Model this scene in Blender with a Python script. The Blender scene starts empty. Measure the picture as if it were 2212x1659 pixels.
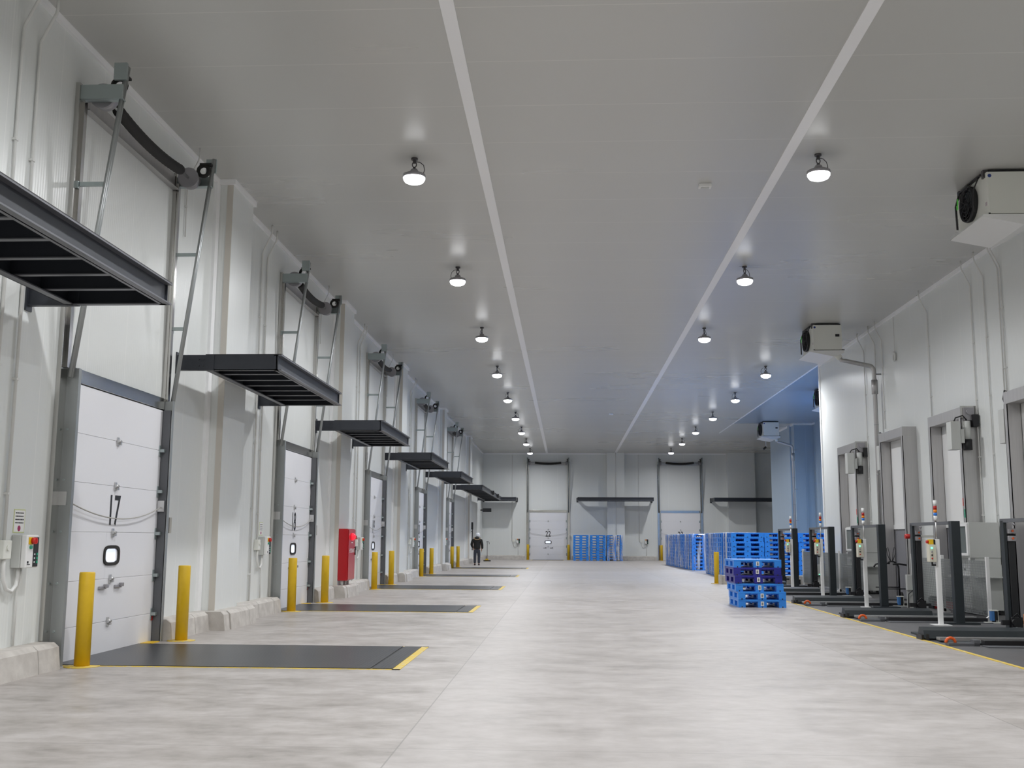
import bpy, bmesh, math, random
from mathutils import Matrix, Vector
random.seed(7)
PI = math.pi
scene = bpy.context.scene
C = scene.collection

# ------------------------------------------------------------------ camera
def cam_axes(p, yw, ro):
    Rx = Matrix.Rotation(p, 3, 'X'); Rz = Matrix.Rotation(yw, 3, 'Z'); Ry = Matrix.Rotation(ro, 3, 'Y')
    return Rz @ Rx @ Ry                       # columns: right, forward, up
M3 = cam_axes(0.145183877, 0.0513996717, -0.00560434735)
cam_data = bpy.data.cameras.new('camera')
cam_data.sensor_fit = 'HORIZONTAL'; cam_data.sensor_width = 36.0
cam_data.lens = 2281.36 * 36.0 / 2212.0
cam_data.clip_start = 0.05; cam_data.clip_end = 400
cam = bpy.data.objects.new('camera', cam_data); C.objects.link(cam)
cam.matrix_world = Matrix((
    (M3[0][0], M3[0][2], -M3[0][1], 0.0),
    (M3[1][0], M3[1][2], -M3[1][1], 0.0),
    (M3[2][0], M3[2][2], -M3[2][1], 1.5),
    (0, 0, 0, 1)))
scene.camera = cam

# ------------------------------------------------------------------ world, exposure
w = bpy.data.worlds.new('world'); scene.world = w; w.use_nodes = True
w.node_tree.nodes['Background'].inputs[0].default_value = (0.8, 0.85, 0.9, 1)
w.node_tree.nodes['Background'].inputs[1].default_value = 0.0
vs = scene.view_settings
scene.display_settings.display_device = 'sRGB'
vs.view_transform = 'Standard'; vs.look = 'None'; vs.gamma = 1.0; vs.use_curve_mapping = False
vs.exposure = 1.40
LAMP = 330.0            # emission strength of a lamp lens
LAMP_COL = (0.97, 0.98, 1.0)
BLUE_FILL_COL = (0.25, 0.52, 1.0)  # colour of the added fill lamps in the recess
cy = scene.cycles
cy.use_denoising = True
cy.max_bounces = 10; cy.diffuse_bounces = 6; cy.glossy_bounces = 4; cy.transparent_max_bounces = 24
cy.sample_clamp_indirect = 6.0
cy.caustics_reflective = False; cy.caustics_refractive = False

# ------------------------------------------------------------------ dimensions (metres)
H = 7.66          # ceiling
XL = -6.05        # left wall
XP = -5.78        # face of the left pilasters
XR = 8.97         # right wall
YF = 77.0         # far wall
YB = -14.0        # wall behind the camera
YC = 37.4         # corner where the right wall steps back

# ------------------------------------------------------------------ materials
MATS = {}
def mat(name, col, rough=0.5, metal=0.0, emit=None, estr=0.0, spec=0.5, coat=0.0):
    if name in MATS: return MATS[name]
    m = bpy.data.materials.new(name); m.use_nodes = True
    b = m.node_tree.nodes['Principled BSDF']
    b.inputs['Base Color'].default_value = (*col, 1); b.inputs['Roughness'].default_value = rough
    b.inputs['Metallic'].default_value = metal
    b.inputs['Specular IOR Level'].default_value = spec
    b.inputs['Coat Weight'].default_value = coat
    if emit:
        b.inputs['Emission Color'].default_value = (*emit, 1); b.inputs['Emission Strength'].default_value = estr
    MATS[name] = m
    return m
class NT:
    def __init__(s, m): s.t = m.node_tree; s.n = s.t.nodes; s.l = s.t.links; s.b = s.n['Principled BSDF']
    def new(s, typ, **kw):
        n = s.n.new(typ)
        for k, v in kw.items(): setattr(n, k, v)
        return n
    def math(s, op, a, b=None, c=None):
        n = s.n.new('ShaderNodeMath'); n.operation = op
        for i, v in enumerate((a, b, c)):
            if v is None: continue
            if isinstance(v, (int, float)): n.inputs[i].default_value = v
            else: s.l.new(v, n.inputs[i])
        return n.outputs[0]
    def mix(s, fac, a, b):
        n = s.n.new('ShaderNodeMix'); n.data_type = 'RGBA'
        if isinstance(fac, (int, float)): n.inputs[0].default_value = fac
        else: s.l.new(fac, n.inputs[0])
        for i, v in ((6, a), (7, b)):
            if isinstance(v, tuple): n.inputs[i].default_value = (*v, 1)
            else: s.l.new(v, n.inputs[i])
        return n.outputs[2]
    def pos(s):
        g = s.n.new('ShaderNodeNewGeometry'); x = s.n.new('ShaderNodeSeparateXYZ')
        s.l.new(g.outputs['Position'], x.inputs[0]); return g, x.outputs
    def noise(s, vec, scale, detail=4, rough=0.55):
        n = s.n.new('ShaderNodeTexNoise'); n.inputs['Scale'].default_value = scale
        n.inputs['Detail'].default_value = detail; n.inputs['Roughness'].default_value = rough
        s.l.new(vec, n.inputs['Vector']); return n.outputs['Fac']
    def scaled(s, vec, sc):
        n = s.n.new('ShaderNodeMapping'); n.inputs['Scale'].default_value = sc
        s.l.new(vec, n.inputs['Vector']); return n.outputs[0]
    def bump(s, h, strength, dist):
        n = s.n.new('ShaderNodeBump'); n.inputs['Strength'].default_value = strength
        n.inputs['Distance'].default_value = dist; s.l.new(h, n.inputs['Height'])
        s.l.new(n.outputs[0], s.b.inputs['Normal'])
    def ramp(s, fac, stops):
        n = s.n.new('ShaderNodeValToRGB'); cr = n.color_ramp
        while len(cr.elements) < len(stops): cr.elements.new(0.5)
        for e, (p, c) in zip(cr.elements, stops): e.position = p; e.color = (*c, 1)
        s.l.new(fac, n.inputs[0]); return n.outputs[0]

def wall_material(name, base, seam, pitch=1.14, ribs=True, rough=0.33):
    m = mat(name, base, rough); t = NT(m); g, p = t.pos()
    s = t.math('ADD', p[0], p[1])
    fr = t.math('FRACT', t.math('DIVIDE', s, pitch))
    line = t.math('LESS_THAN', fr, 0.011)
    n = t.noise(t.scaled(g.outputs['Position'], (0.6, 0.6, 0.15)), 1.0, 3)
    c0 = t.mix(t.math('MULTIPLY', n, 0.10), base, tuple(c * 0.8 for c in base))
    t.l.new(t.mix(line, c0, seam), t.b.inputs['Base Color'])  # highlight along the seams painted in as a lighter colour
    rib = t.math('SINE', t.math('MULTIPLY', s, 2 * PI / 0.057))
    hgt = t.math('SUBTRACT', t.math('MULTIPLY', rib, 0.5 if ribs else 0.0), t.math('MULTIPLY', line, 0.6))
    t.bump(hgt, 0.22, 0.004)
    return m
M_WALL = wall_material('wall_panel', (0.755, 0.775, 0.76), (0.83, 0.84, 0.82))
M_PIL = wall_material('pilaster_panel', (0.755, 0.775, 0.76), (0.82, 0.83, 0.81), pitch=0.6)
M_WALLB = wall_material('blue_tinted_panel', (0.37, 0.465, 0.56), (0.48, 0.57, 0.66))  # recess wall panels in a plain blue tint
M_DOORSKIN = mat('door_skin', (0.83, 0.83, 0.86), 0.38)
_t = NT(M_DOORSKIN); _g, _p = _t.pos()
_t.bump(_t.noise(_g.outputs['Position'], 60, 2), 0.08, 0.002)

m = mat('ceiling_panel', (0.70, 0.70, 0.68), 0.2); t = NT(m); g, p = t.pos()
fr = t.math('FRACT', t.math('DIVIDE', t.math('SUBTRACT', p[1], 11.57), 1.43))
line = t.math('LESS_THAN', fr, 0.010)
n = t.noise(t.scaled(g.outputs['Position'], (0.12, 0.5, 1)), 1.0, 3)
c0 = t.mix(t.math('MULTIPLY', n, 0.12), (0.56, 0.56, 0.535), (0.45, 0.45, 0.435))
t.l.new(t.mix(line, c0, (0.655, 0.645, 0.615)), t.b.inputs['Base Color'])
wob = t.noise(t.scaled(g.outputs['Position'], (0.35, 1.6, 1)), 1.0, 2)
t.bump(wob, 0.04, 0.012)
t.l.new(t.math('ADD', 0.235, t.math('MULTIPLY', n, 0.10)), t.b.inputs['Roughness'])
M_CEIL = m
M_BEIGE = mat('beige_edge_trim', (0.60, 0.565, 0.51), 0.45)
M_STRIP = mat('ceiling_strip', (0.92, 0.92, 0.93), 0.45)

m = mat('polished_concrete', (0.5, 0.48, 0.46), 0.3); t = NT(m); g, p = t.pos()
a = t.noise(t.scaled(g.outputs['Position'], (1.3, 1.9, 1)), 1.0, 7, 0.62)
b = t.noise(t.scaled(g.outputs['Position'], (0.10, 0.16, 1)), 1.0, 3)
c = t.noise(t.scaled(g.outputs['Position'], (5.0, 7.0, 1)), 1.0, 5, 0.6)
f1 = t.math('ADD', t.math('MULTIPLY', a, 0.55), t.math('ADD', t.math('MULTIPLY', b, 0.30), t.math('MULTIPLY', c, 0.32)))
col = t.ramp(f1, [(0.42, (0.262, 0.240, 0.220)), (0.56, (0.395, 0.366, 0.345)), (0.70, (0.50, 0.470, 0.452))])
slab = t.math('MULTIPLY', t.math('GREATER_THAN', p[0], -1.22), t.math('LESS_THAN', p[0], 3.68))
col = t.mix(t.math('MULTIPLY', slab, 0.22), col, (0.52, 0.495, 0.49))
j = t.math('LESS_THAN', t.math('ABSOLUTE', t.math('ADD', p[0], 1.22)), 0.006)
j2 = t.math('LESS_THAN', t.math('ABSOLUTE', t.math('SUBTRACT', p[0], 3.68)), 0.006)
j3 = t.math('LESS_THAN', t.math('FRACT', t.math('DIVIDE', t.math('SUBTRACT', p[1], 7.84), 12.0)), 0.0009)
jj = t.math('MAXIMUM', t.math('MAXIMUM', j, j2), j3)
t.l.new(t.mix(t.math('MULTIPLY', jj, 0.55), col, (0.20, 0.19, 0.18)), t.b.inputs['Base Color'])
rr = t.math('ADD', 0.26, t.math('MULTIPLY', a, 0.36))
t.b.inputs['Specular IOR Level'].default_value = 0.35
t.l.new(rr, t.b.inputs['Roughness'])
t.bump(t.math('ADD', t.noise(g.outputs['Position'], 26, 3), t.math('MULTIPLY', c, 1.5)), 0.10, 0.003)
M_FLOOR = m

def tread(name, base, rough, sc):
    m = mat(name, base, rough, 0.3); t = NT(m); g, p = t.pos()
    k = 2 * PI / sc
    u = t.math('SINE', t.math('MULTIPLY', t.math('ADD', p[0], p[1]), k))
    v = t.math('SINE', t.math('MULTIPLY', t.math('SUBTRACT', p[0], p[1]), k))
    h = t.math('MAXIMUM', t.math('MULTIPLY', u, v), 0.1)
    n = t.noise(t.scaled(g.outputs['Position'], (1.2, 1.2, 1)), 1.0, 5)
    t.l.new(t.mix(n, tuple(x * 0.75 for x in base), tuple(x * 1.3 for x in base)), t.b.inputs['Base Color'])
    t.bump(h, 0.35, 0.004)
    return m
M_TREAD = tread('dark_tread_plate', (0.042, 0.045, 0.051), 0.34, 0.08)
M_FLOORPLATE = tread('grey_checker_plate', (0.13, 0.13, 0.135), 0.5, 0.10)

m = mat('kerb_concrete', (0.56, 0.53, 0.49), 0.85); t = NT(m); g, p = t.pos()
n = t.noise(g.outputs['Position'], 5, 6); n2 = t.noise(g.outputs['Position'], 60, 2)
t.l.new(t.ramp(n, [(0.3, (0.46, 0.43, 0.40)), (0.7, (0.62, 0.59, 0.55))]), t.b.inputs['Base Color'])
t.bump(t.math('ADD', n, t.math('MULTIPLY', n2, 0.4)), 0.3, 0.01)
M_KERB = m

def brushed(name, base, rough, metal=1.0, stretch=(30, 30, 0.4)):
    m = mat(name, base, rough, metal); t = NT(m); g, p = t.pos()
    n = t.noise(t.scaled(g.outputs['Position'], stretch), 1.0, 3)
    t.l.new(t.math('ADD', rough - 0.06, t.math('MULTIPLY', n, 0.14)), t.b.inputs['Roughness'])
    t.l.new(t.mix(n, tuple(x * 0.82 for x in base), tuple(min(1, x * 1.1) for x in base)), t.b.inputs['Base Color'])
    return m
M_STAIN = brushed('stainless_steel', (0.55, 0.54, 0.52), 0.16)
M_STAIN2 = brushed('stainless_cladding', (0.54, 0.53, 0.525), 0.42, 0.75)
M_GALV = brushed('galvanised_steel', (0.40, 0.42, 0.42), 0.42, 0.7, (3, 3, 1.2))
M_ZINC = mat('zinc_plated', (0.40, 0.455, 0.455), 0.38, 0.7)
M_ALU = mat('aluminium', (0.62, 0.62, 0.62), 0.35, 0.8)
M_STEEL = mat('painted_dark_steel', (0.038, 0.042, 0.052), 0.38, 0.25)
M_STEELF = mat('worn_dark_flange', (0.16, 0.165, 0.18), 0.4, 0.45)
M_DECK = mat('black_deck_plate', (0.022, 0.022, 0.025), 0.6)
M_BLACK = mat('black_plastic', (0.012, 0.012, 0.014), 0.45)
M_RUBBER = mat('black_rubber', (0.018, 0.017, 0.016), 0.75)
M_MACH = mat('anthracite_paint', (0.014, 0.020, 0.024), 0.45)
M_MACH2 = mat('grey_machine_paint', (0.11, 0.115, 0.125), 0.5)
M_WHITE = mat('white_paint', (0.80, 0.80, 0.79), 0.4)
M_OFFW = mat('off_white_coating', (0.76, 0.765, 0.71), 0.4)
M_CABGREY = mat('light_grey_cabinet', (0.56, 0.57, 0.55), 0.45)
M_PIPE = mat('white_pvc', (0.72, 0.72, 0.70), 0.4)
M_YEL = mat('yellow_paint', (0.68, 0.45, 0.018), 0.42)
_t = NT(M_YEL); _g, _p = _t.pos(); _n = _t.noise(_g.outputs['Position'], 9, 4)
_t.l.new(_t.mix(_n, (0.66, 0.41, 0.010), (0.78, 0.51, 0.016)), _t.b.inputs['Base Color'])
M_YELLINE = mat('yellow_floor_paint', (0.66, 0.50, 0.09), 0.6)
_t = NT(M_YELLINE); _g, _p = _t.pos(); _n = _t.noise(_g.outputs['Position'], 14, 6)
_t.l.new(_t.ramp(_n, [(0.38, (0.60, 0.52, 0.33)), (0.5, (0.70, 0.50, 0.06))]), _t.b.inputs['Base Color'])
M_RED = mat('red_enamel', (0.44, 0.008, 0.014), 0.22)
M_REDK = mat('red_plastic', (0.55, 0.02, 0.015), 0.35)
M_ORANGE = mat('orange_plastic', (0.72, 0.11, 0.015), 0.3)
M_AMBER = mat('amber_lens', (0.85, 0.25, 0.01), 0.3)
M_BLUEL = mat('blue_lens', (0.02, 0.20, 0.70), 0.3)
M_GREENB = mat('green_button', (0.02, 0.30, 0.17), 0.4)
M_GLOWG = mat('green_led', (0.1, 0.6, 0.4), 0.4, emit=(0.25, 1.0, 0.6), estr=0.5)
M_REDLAMP = mat('red_alarm_lamp', (0.8, 0.02, 0.03), 0.15, emit=(1.0, 0.02, 0.05), estr=0.30)
def plastic(name, c):
    m = mat(name, c, 0.36); t = NT(m); g, p = t.pos()
    n = t.noise(g.outputs['Position'], 3.5, 5)
    t.l.new(t.mix(n, tuple(x * 0.85 for x in c), tuple(x * 1.15 for x in c)), t.b.inputs['Base Color'])
    t.bump(t.noise(g.outputs['Position'], 40, 2), 0.1, 0.002)
    return m
M_BLUE = plastic('blue_pallet_plastic', (0.028, 0.260, 0.820))
M_NAVY = plastic('navy_pallet_plastic', (0.016, 0.016, 0.260))
M_ORPAL = plastic('orange_pallet_plastic', (0.42, 0.15, 0.05))
M_PANELG = mat('grey_kick_panel', (0.22, 0.22, 0.24), 0.5)
M_GLASSD = mat('dark_screen_glass', (0.10, 0.12, 0.115), 0.12, spec=0.6)
M_PAPER = mat('white_label_paper', (0.85, 0.85, 0.84), 0.6)
M_INK = mat('black_ink', (0.012, 0.012, 0.015), 0.5)
M_INKR = mat('red_ink', (0.35, 0.02, 0.10), 0.5)
M_STEM = mat('dark_lamp_metal', (0.09, 0.085, 0.09), 0.4, 0.5)
M_HOUS = mat('grey_lamp_housing', (0.36, 0.35, 0.37), 0.4, 0.5)
M_LENS = mat('led_panel', (1, 1, 1), 0.4, emit=LAMP_COL, estr=LAMP)
M_LENSB = mat('blue_fill_led_panel', (1, 1, 1), 0.4, emit=BLUE_FILL_COL, estr=LAMP * 1.5)
def cover_mat(name, c, k):
    m = mat(name, c, 0.3); t = NT(m); tr = t.n.new('ShaderNodeBsdfTransparent'); em = t.n.new('ShaderNodeEmission')
    em.inputs[0].default_value = (*c, 1); em.inputs[1].default_value = k
    ad = t.n.new('ShaderNodeAddShader'); t.l.new(tr.outputs[0], ad.inputs[0]); t.l.new(em.outputs[0], ad.inputs[1])
    out = [x for x in t.n if x.type == 'OUTPUT_MATERIAL'][0]; t.l.new(ad.outputs[0], out.inputs[0]); t.n.remove(t.b)
    return m
M_COVER = cover_mat('clear_lamp_cover', LAMP_COL, 1.5); M_COVERB = cover_mat('blue_fill_lamp_cover', BLUE_FILL_COL, 1.5)
M_WINGLOW = mat('daylit_window_glass', (0.7, 0.75, 0.85), 0.1, emit=(0.80, 0.86, 1.0), estr=0.30)
M_CORD = mat('grey_cord', (0.42, 0.41, 0.38), 0.7)
M_GREENT = mat('green_tag', (0.12, 0.75, 0.08), 0.5)

# stretch film: mostly see-through, glossy, with milky vertical wrinkles
m = mat('stretch_film', (0.8, 0.84, 0.9), 0.15); t = NT(m); g, p = t.pos()
n = t.noise(t.scaled(g.outputs['Position'], (5, 5, 0.45)), 1.0, 5, 0.65)
milk = t.ramp(n, [(0.48, (0.0, 0.0, 0.0)), (0.60, (1, 1, 1))])
tr = t.n.new('ShaderNodeBsdfTransparent'); gl = t.n.new('ShaderNodeBsdfGlossy'); gl.inputs['Roughness'].default_value = 0.12
df = t.n.new('ShaderNodeBsdfTranslucent'); df.inputs[0].default_value = (0.85, 0.86, 0.86, 1)
df2 = t.n.new('ShaderNodeBsdfDiffuse'); df2.inputs[0].default_value = (0.75, 0.76, 0.77, 1)
bn = t.n.new('ShaderNodeBump'); bn.inputs['Strength'].default_value = 0.5; bn.inputs['Distance'].default_value = 0.02
t.l.new(t.noise(t.scaled(g.outputs['Position'], (7, 7, 1.6)), 1.0, 4), bn.inputs['Height']); t.l.new(bn.outputs[0], gl.inputs['Normal'])
m1 = t.n.new('ShaderNodeMixShader'); m1.inputs[0].default_value = 0.06
t.l.new(tr.outputs[0], m1.inputs[1]); t.l.new(gl.outputs[0], m1.inputs[2])
m2 = t.n.new('ShaderNodeMixShader'); t.l.new(t.math('MULTIPLY', milk, 0.78), m2.inputs[0])
t.l.new(m1.outputs[0], m2.inputs[1]); t.l.new(df2.outputs[0], m2.inputs[2])
out = [x for x in t.n if x.type == 'OUTPUT_MATERIAL'][0]
t.l.new(m2.outputs[0], out.inputs[0]); t.n.remove(t.b)
M_FILM = m

# ------------------------------------------------------------------ mesh builder
class MB:
    def __init__(s): s.bm = bmesh.new()
    def b(s, x0, x1, y0, y1, z0, z1, bev=0.0, mi=0):
        r = bmesh.ops.create_cube(s.bm, size=1.0); v = r['verts']
        bmesh.ops.scale(s.bm, vec=(abs(x1 - x0), abs(y1 - y0), abs(z1 - z0)), verts=v)
        bmesh.ops.translate(s.bm, vec=((x0 + x1) / 2, (y0 + y1) / 2, (z0 + z1) / 2), verts=v)
        fs = {f for q in v for f in q.link_faces}
        for f in fs: f.material_index = mi
        if bev:
            ed = {e for q in v for e in q.link_edges}
            bmesh.ops.bevel(s.bm, geom=list(ed), offset=bev, segments=2, affect='EDGES', profile=0.5)
        return s
    def prism(s, pts, axis, a0, a1, mi=0):
        """extrude a 2-D outline: axis 'x' -> pts are (y,z); 'y' -> (x,z); 'z' -> (x,y)"""
        def P(q, a):
            return {'x': (a, q[0], q[1]), 'y': (q[0], a, q[1]), 'z': (q[0], q[1], a)}[axis]
        A = [s.bm.verts.new(P(q, a0)) for q in pts]; B = [s.bm.verts.new(P(q, a1)) for q in pts]
        n = len(pts); fs = [s.bm.faces.new(A), s.bm.faces.new(B[::-1])]
        for i in range(n): fs.append(s.bm.faces.new((A[i], B[i], B[(i + 1) % n], A[(i + 1) % n])))
        for f in fs: f.material_index = mi
        return s
    def cyl(s, p0, p1, r, r2=None, n=16, mi=0, caps=True):
        p0 = Vector(p0); p1 = Vector(p1); d = (p1 - p0)
        q = Vector((0, 0, 1)).rotation_difference(d.normalized()).to_matrix().to_4x4()
        mtx = Matrix.Translation((p0 + p1) / 2) @ q
        rr = bmesh.ops.create_cone(s.bm, cap_ends=caps, segments=n, radius1=r, radius2=r if r2 is None else r2, depth=d.length, matrix=mtx)
        for f in {f for v in rr['verts'] for f in v.link_faces}:
            f.smooth = len(f.verts) == 4; f.material_index = mi
        return s
    def tube(s, pts, r, n=8, mi=0, closed=False):
        pts = [Vector(p) for p in pts]; rings = []; N = len(pts)
        up = None
        for i, p in enumerate(pts):
            if closed: d = (pts[(i + 1) % N] - pts[i - 1])
            else: d = (pts[min(i + 1, N - 1)] - pts[max(i - 1, 0)])
            d.normalize()
            if up is None:
                up = d.orthogonal().normalized()
            else:
                up = (up - d * up.dot(d)).normalized()
            sd = d.cross(up)
            rad = r[i] if isinstance(r, (list, tuple)) else r
            rings.append([s.bm.verts.new(p + (up * math.cos(a) + sd * math.sin(a)) * rad) for a in [2 * PI * k / n for k in range(n)]])
        rng = range(N if closed else N - 1)
        for i in rng:
            A = rings[i]; B = rings[(i + 1) % N]
            for k in range(n):
                f = s.bm.faces.new((A[k], A[(k + 1) % n], B[(k + 1) % n], B[k])); f.smooth = True; f.material_index = mi
        if not closed:
            s.bm.faces.new(rings[0][::-1]).material_index = mi; s.bm.faces.new(rings[-1]).material_index = mi
        return s
    def lathe(s, prof, n=24, mi=0, at=(0, 0, 0)):
        rings = []
        for (r, z) in prof:
            if r < 1e-5: rings.append([s.bm.verts.new((at[0], at[1], at[2] + z))])
            else: rings.append([s.bm.verts.new((at[0] + r * math.cos(2 * PI * k / n), at[1] + r * math.sin(2 * PI * k / n), at[2] + z)) for k in range(n)])
        for A, B in zip(rings, rings[1:]):
            for k in range(n):
                k2 = (k + 1) % n
                if len(A) == 1 and len(B) == 1: continue
                if len(A) == 1: f = s.bm.faces.new((A[0], B[k2], B[k]))
                elif len(B) == 1: f = s.bm.faces.new((A[k], A[k2], B[0]))
                else: f = s.bm.faces.new((A[k], A[k2], B[k2], B[k]))
                f.smooth = True; f.material_index = mi
        return s
    def sphere(s, c, r, sc=(1, 1, 1), mi=0, u=16, v=10):
        rr = bmesh.ops.create_uvsphere(s.bm, u_segments=u, v_segments=v, radius=r)
        bmesh.ops.scale(s.bm, vec=sc, verts=rr['verts']); bmesh.ops.translate(s.bm, vec=c, verts=rr['verts'])
        for f in {f for q in rr['verts'] for f in q.link_faces}: f.smooth = True; f.material_index = mi
        return s
    def xf(s, m):
        bmesh.ops.transform(s.bm, matrix=m, verts=s.bm.verts); return s
    def mesh(s, name, mats):
        bmesh.ops.recalc_face_normals(s.bm, faces=s.bm.faces)
        me = bpy.data.meshes.new(name); s.bm.to_mesh(me); s.bm.free()
        for m in (mats if isinstance(mats, (list, tuple)) else [mats]): me.materials.append(m)
        return me
    def build(s, name, mats, parent=None):
        o = bpy.data.objects.new(name, s.mesh(name, mats)); C.objects.link(o)
        if parent: o.parent = parent
        return o

def tag(o, label, cat, group=None, kind=None):
    o['label'] = label
    o['category'] = cat
    if group: o['group'] = group
    if kind: o['kind'] = kind
    return o
def thing(name, label, cat, loc=(0, 0, 0), rz=0.0, group=None, kind=None):
    o = bpy.data.objects.new(name, None); C.objects.link(o)
    o.empty_display_size = 0.2
    o.location = loc; o.rotation_euler = (0, 0, rz)
    return tag(o, label, cat, group, kind)
def kids(o): return [c for c in list(o.children)]
def dup(o, loc=None, rz=None, label=None, parent=None):
    c = o.copy(); C.objects.link(c)
    if parent: c.parent = parent
    if loc is not None: c.location = loc
    if rz is not None: c.rotation_euler = (0, 0, rz)
    if label: c['label'] = label
    for k in kids(o):
        dup(k, parent=c)
    return c
def text_mesh(txt, name, size, mat_, parent=None, loc=(0, 0, 0), rot=(PI / 2, 0, 0), sx=1.0, thick=0.0, offset=0.0):
    cu = bpy.data.curves.new(name, 'FONT'); cu.body = txt; cu.size = size
    cu.align_x = 'CENTER'; cu.align_y = 'CENTER'; cu.extrude = thick; cu.offset = offset
    to = bpy.data.objects.new(name, cu); C.objects.link(to)
    dg = bpy.context.evaluated_depsgraph_get()
    me = bpy.data.meshes.new_from_object(to.evaluated_get(dg))
    bpy.data.objects.remove(to); bpy.data.curves.remove(cu)
    me.materials.clear(); me.materials.append(mat_)
    o = bpy.data.objects.new(name, me); C.objects.link(o)
    me.transform(Matrix.Diagonal((sx, 1, 1, 1)))
    o.location = loc; o.rotation_euler = rot
    if parent: o.parent = parent
    return o

# ------------------------------------------------------------------ room shell
PIL = [(17.45, 18.65), (26.85, 28.1), (36.85, 38.0), (49.9, 51.0), (63.7, 64.9), (8.0, 9.2), (-1.5, -0.3)]
tag(MB().b(-7.0, 21.0, YB - 0.3, YF + 0.3, -0.3, 0.0).build('floor', M_FLOOR), 'pale polished concrete floor of the loading hall', 'floor', kind='structure')
M_CEILB = mat('blue_tinted_ceiling', (0.36, 0.44, 0.54), 0.24)  # ceiling patch over the recess, tinted blue
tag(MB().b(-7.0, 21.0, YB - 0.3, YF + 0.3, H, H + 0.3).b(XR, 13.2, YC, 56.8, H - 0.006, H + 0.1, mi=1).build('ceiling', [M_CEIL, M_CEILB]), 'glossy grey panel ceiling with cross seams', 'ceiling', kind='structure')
o = MB().b(XL - 0.3, XL, YB - 0.3, YF + 0.3, 0, H)
tag(o.build('wall_left', M_WALL), 'long white panel wall on the left holding the numbered dock doors', 'wall', kind='structure')
o = MB().b(XL, 21, YF, YF + 0.3, 0, H)

tag(o.build('wall_far', M_WALL), 'white panel wall at the far end with doors 22 and 23', 'wall', kind='structure')
tag(MB().b(XR, XR + 4.4, YB, YC, 0, H).build('wall_right', M_WALL), 'tall white panel wall on the right carrying the steel framed doors', 'wall', kind='structure')
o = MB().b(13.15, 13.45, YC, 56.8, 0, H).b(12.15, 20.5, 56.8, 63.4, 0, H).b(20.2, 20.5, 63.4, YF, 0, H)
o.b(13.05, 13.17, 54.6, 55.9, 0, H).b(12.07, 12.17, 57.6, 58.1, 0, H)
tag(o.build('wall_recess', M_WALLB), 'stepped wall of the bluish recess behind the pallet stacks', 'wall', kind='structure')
tag(MB().b(XL, XR, YB - 0.3, YB, 0, H).build('wall_back', M_WALL), 'white panel wall behind the viewpoint', 'wall', kind='structure')

# ceiling cover strips and corner trims
def trim(i, mb, label, m=M_STRIP):
    return tag(mb.build('trim_%d' % i, m), label, 'trim', kind='structure')
PILN = ['past door 17', 'past door 18, behind the red cabinet', 'past door 19', 'past door 20', 'past door 21, near the person', 'before door 17, cut by the left edge', 'left of the viewpoint']
for k, (a, bb) in enumerate(PIL):
    trim(11 + k, MB().b(XL, XP, a, bb, 0, H).b(XP - 0.10, XP + 0.004, a - 0.006, a + 0.01, 0.3, H - 0.09, mi=1), 'white panelled pilaster on the left wall ' + PILN[k], [M_PIL, M_BEIGE])
trim(20, MB().b(2.95, 4.19, YF - 0.6, YF, 0, H), 'white panelled pilaster on the far wall between doors 22 and 23', M_WALL)
trim(21, MB().b(11.55, 13.49, YF - 0.6, YF, 0, H), 'white panelled pilaster on the far wall right of door 23', M_WALL)
trim(1, MB().b(-1.46, -1.29, YB, YF, H - 0.012, H), 'white cover strip along the ceiling, left of the two')
trim(2, MB().b(3.50, 3.67, YB, YF, H - 0.012, H), 'white cover strip along the ceiling, right of the two')
o = MB(); ys = [YB] + [v for a, bb in sorted(PIL) for v in (a, bb)] + [YF]
for k in range(0, len(ys), 2): o.b(XL, XL + 0.05, ys[k] + 0.05, ys[k + 1] - 0.05, H - 0.09, H)
for a, bb in PIL:
    o.b(XP, XP + 0.05, a, bb, H - 0.09, H).b(XL, XP + 0.05, a - 0.05, a, H - 0.09, H).b(XL, XP + 0.05, bb, bb + 0.05, H - 0.09, H)
    o.b(XL, XL + 0.05, a - 0.17, a - 0.005, 0.3, H - 0.09)
trim(3, o, 'white angle trim along the top of the left wall')
o = MB().b(XR - 0.05, XR, YB, YC, H - 0.09, H).b(XR - 0.05, XR + 0.02, YC, 62, H - 0.012, H)
trim(4, o, 'white angle trim along the top of the right wall')
trim(5, MB().b(XR - 0.045, XR + 0.02, YC - 0.06, YC + 0.05, 0, H - 0.09), 'bright corner trim on the end of the right wall')
trim(6, MB().b(XL, 12.1, YF - 0.05, YF, H - 0.09, H).b(12.12, 13.15, 56.75, 56.8, H - 0.09, H).b(13.1, 13.15, YC, 56.75, H - 0.09, H).b(12.1, 12.15, 56.8, 63.4, H - 0.09, H), 'white angle trim along the top of the far wall')

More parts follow.
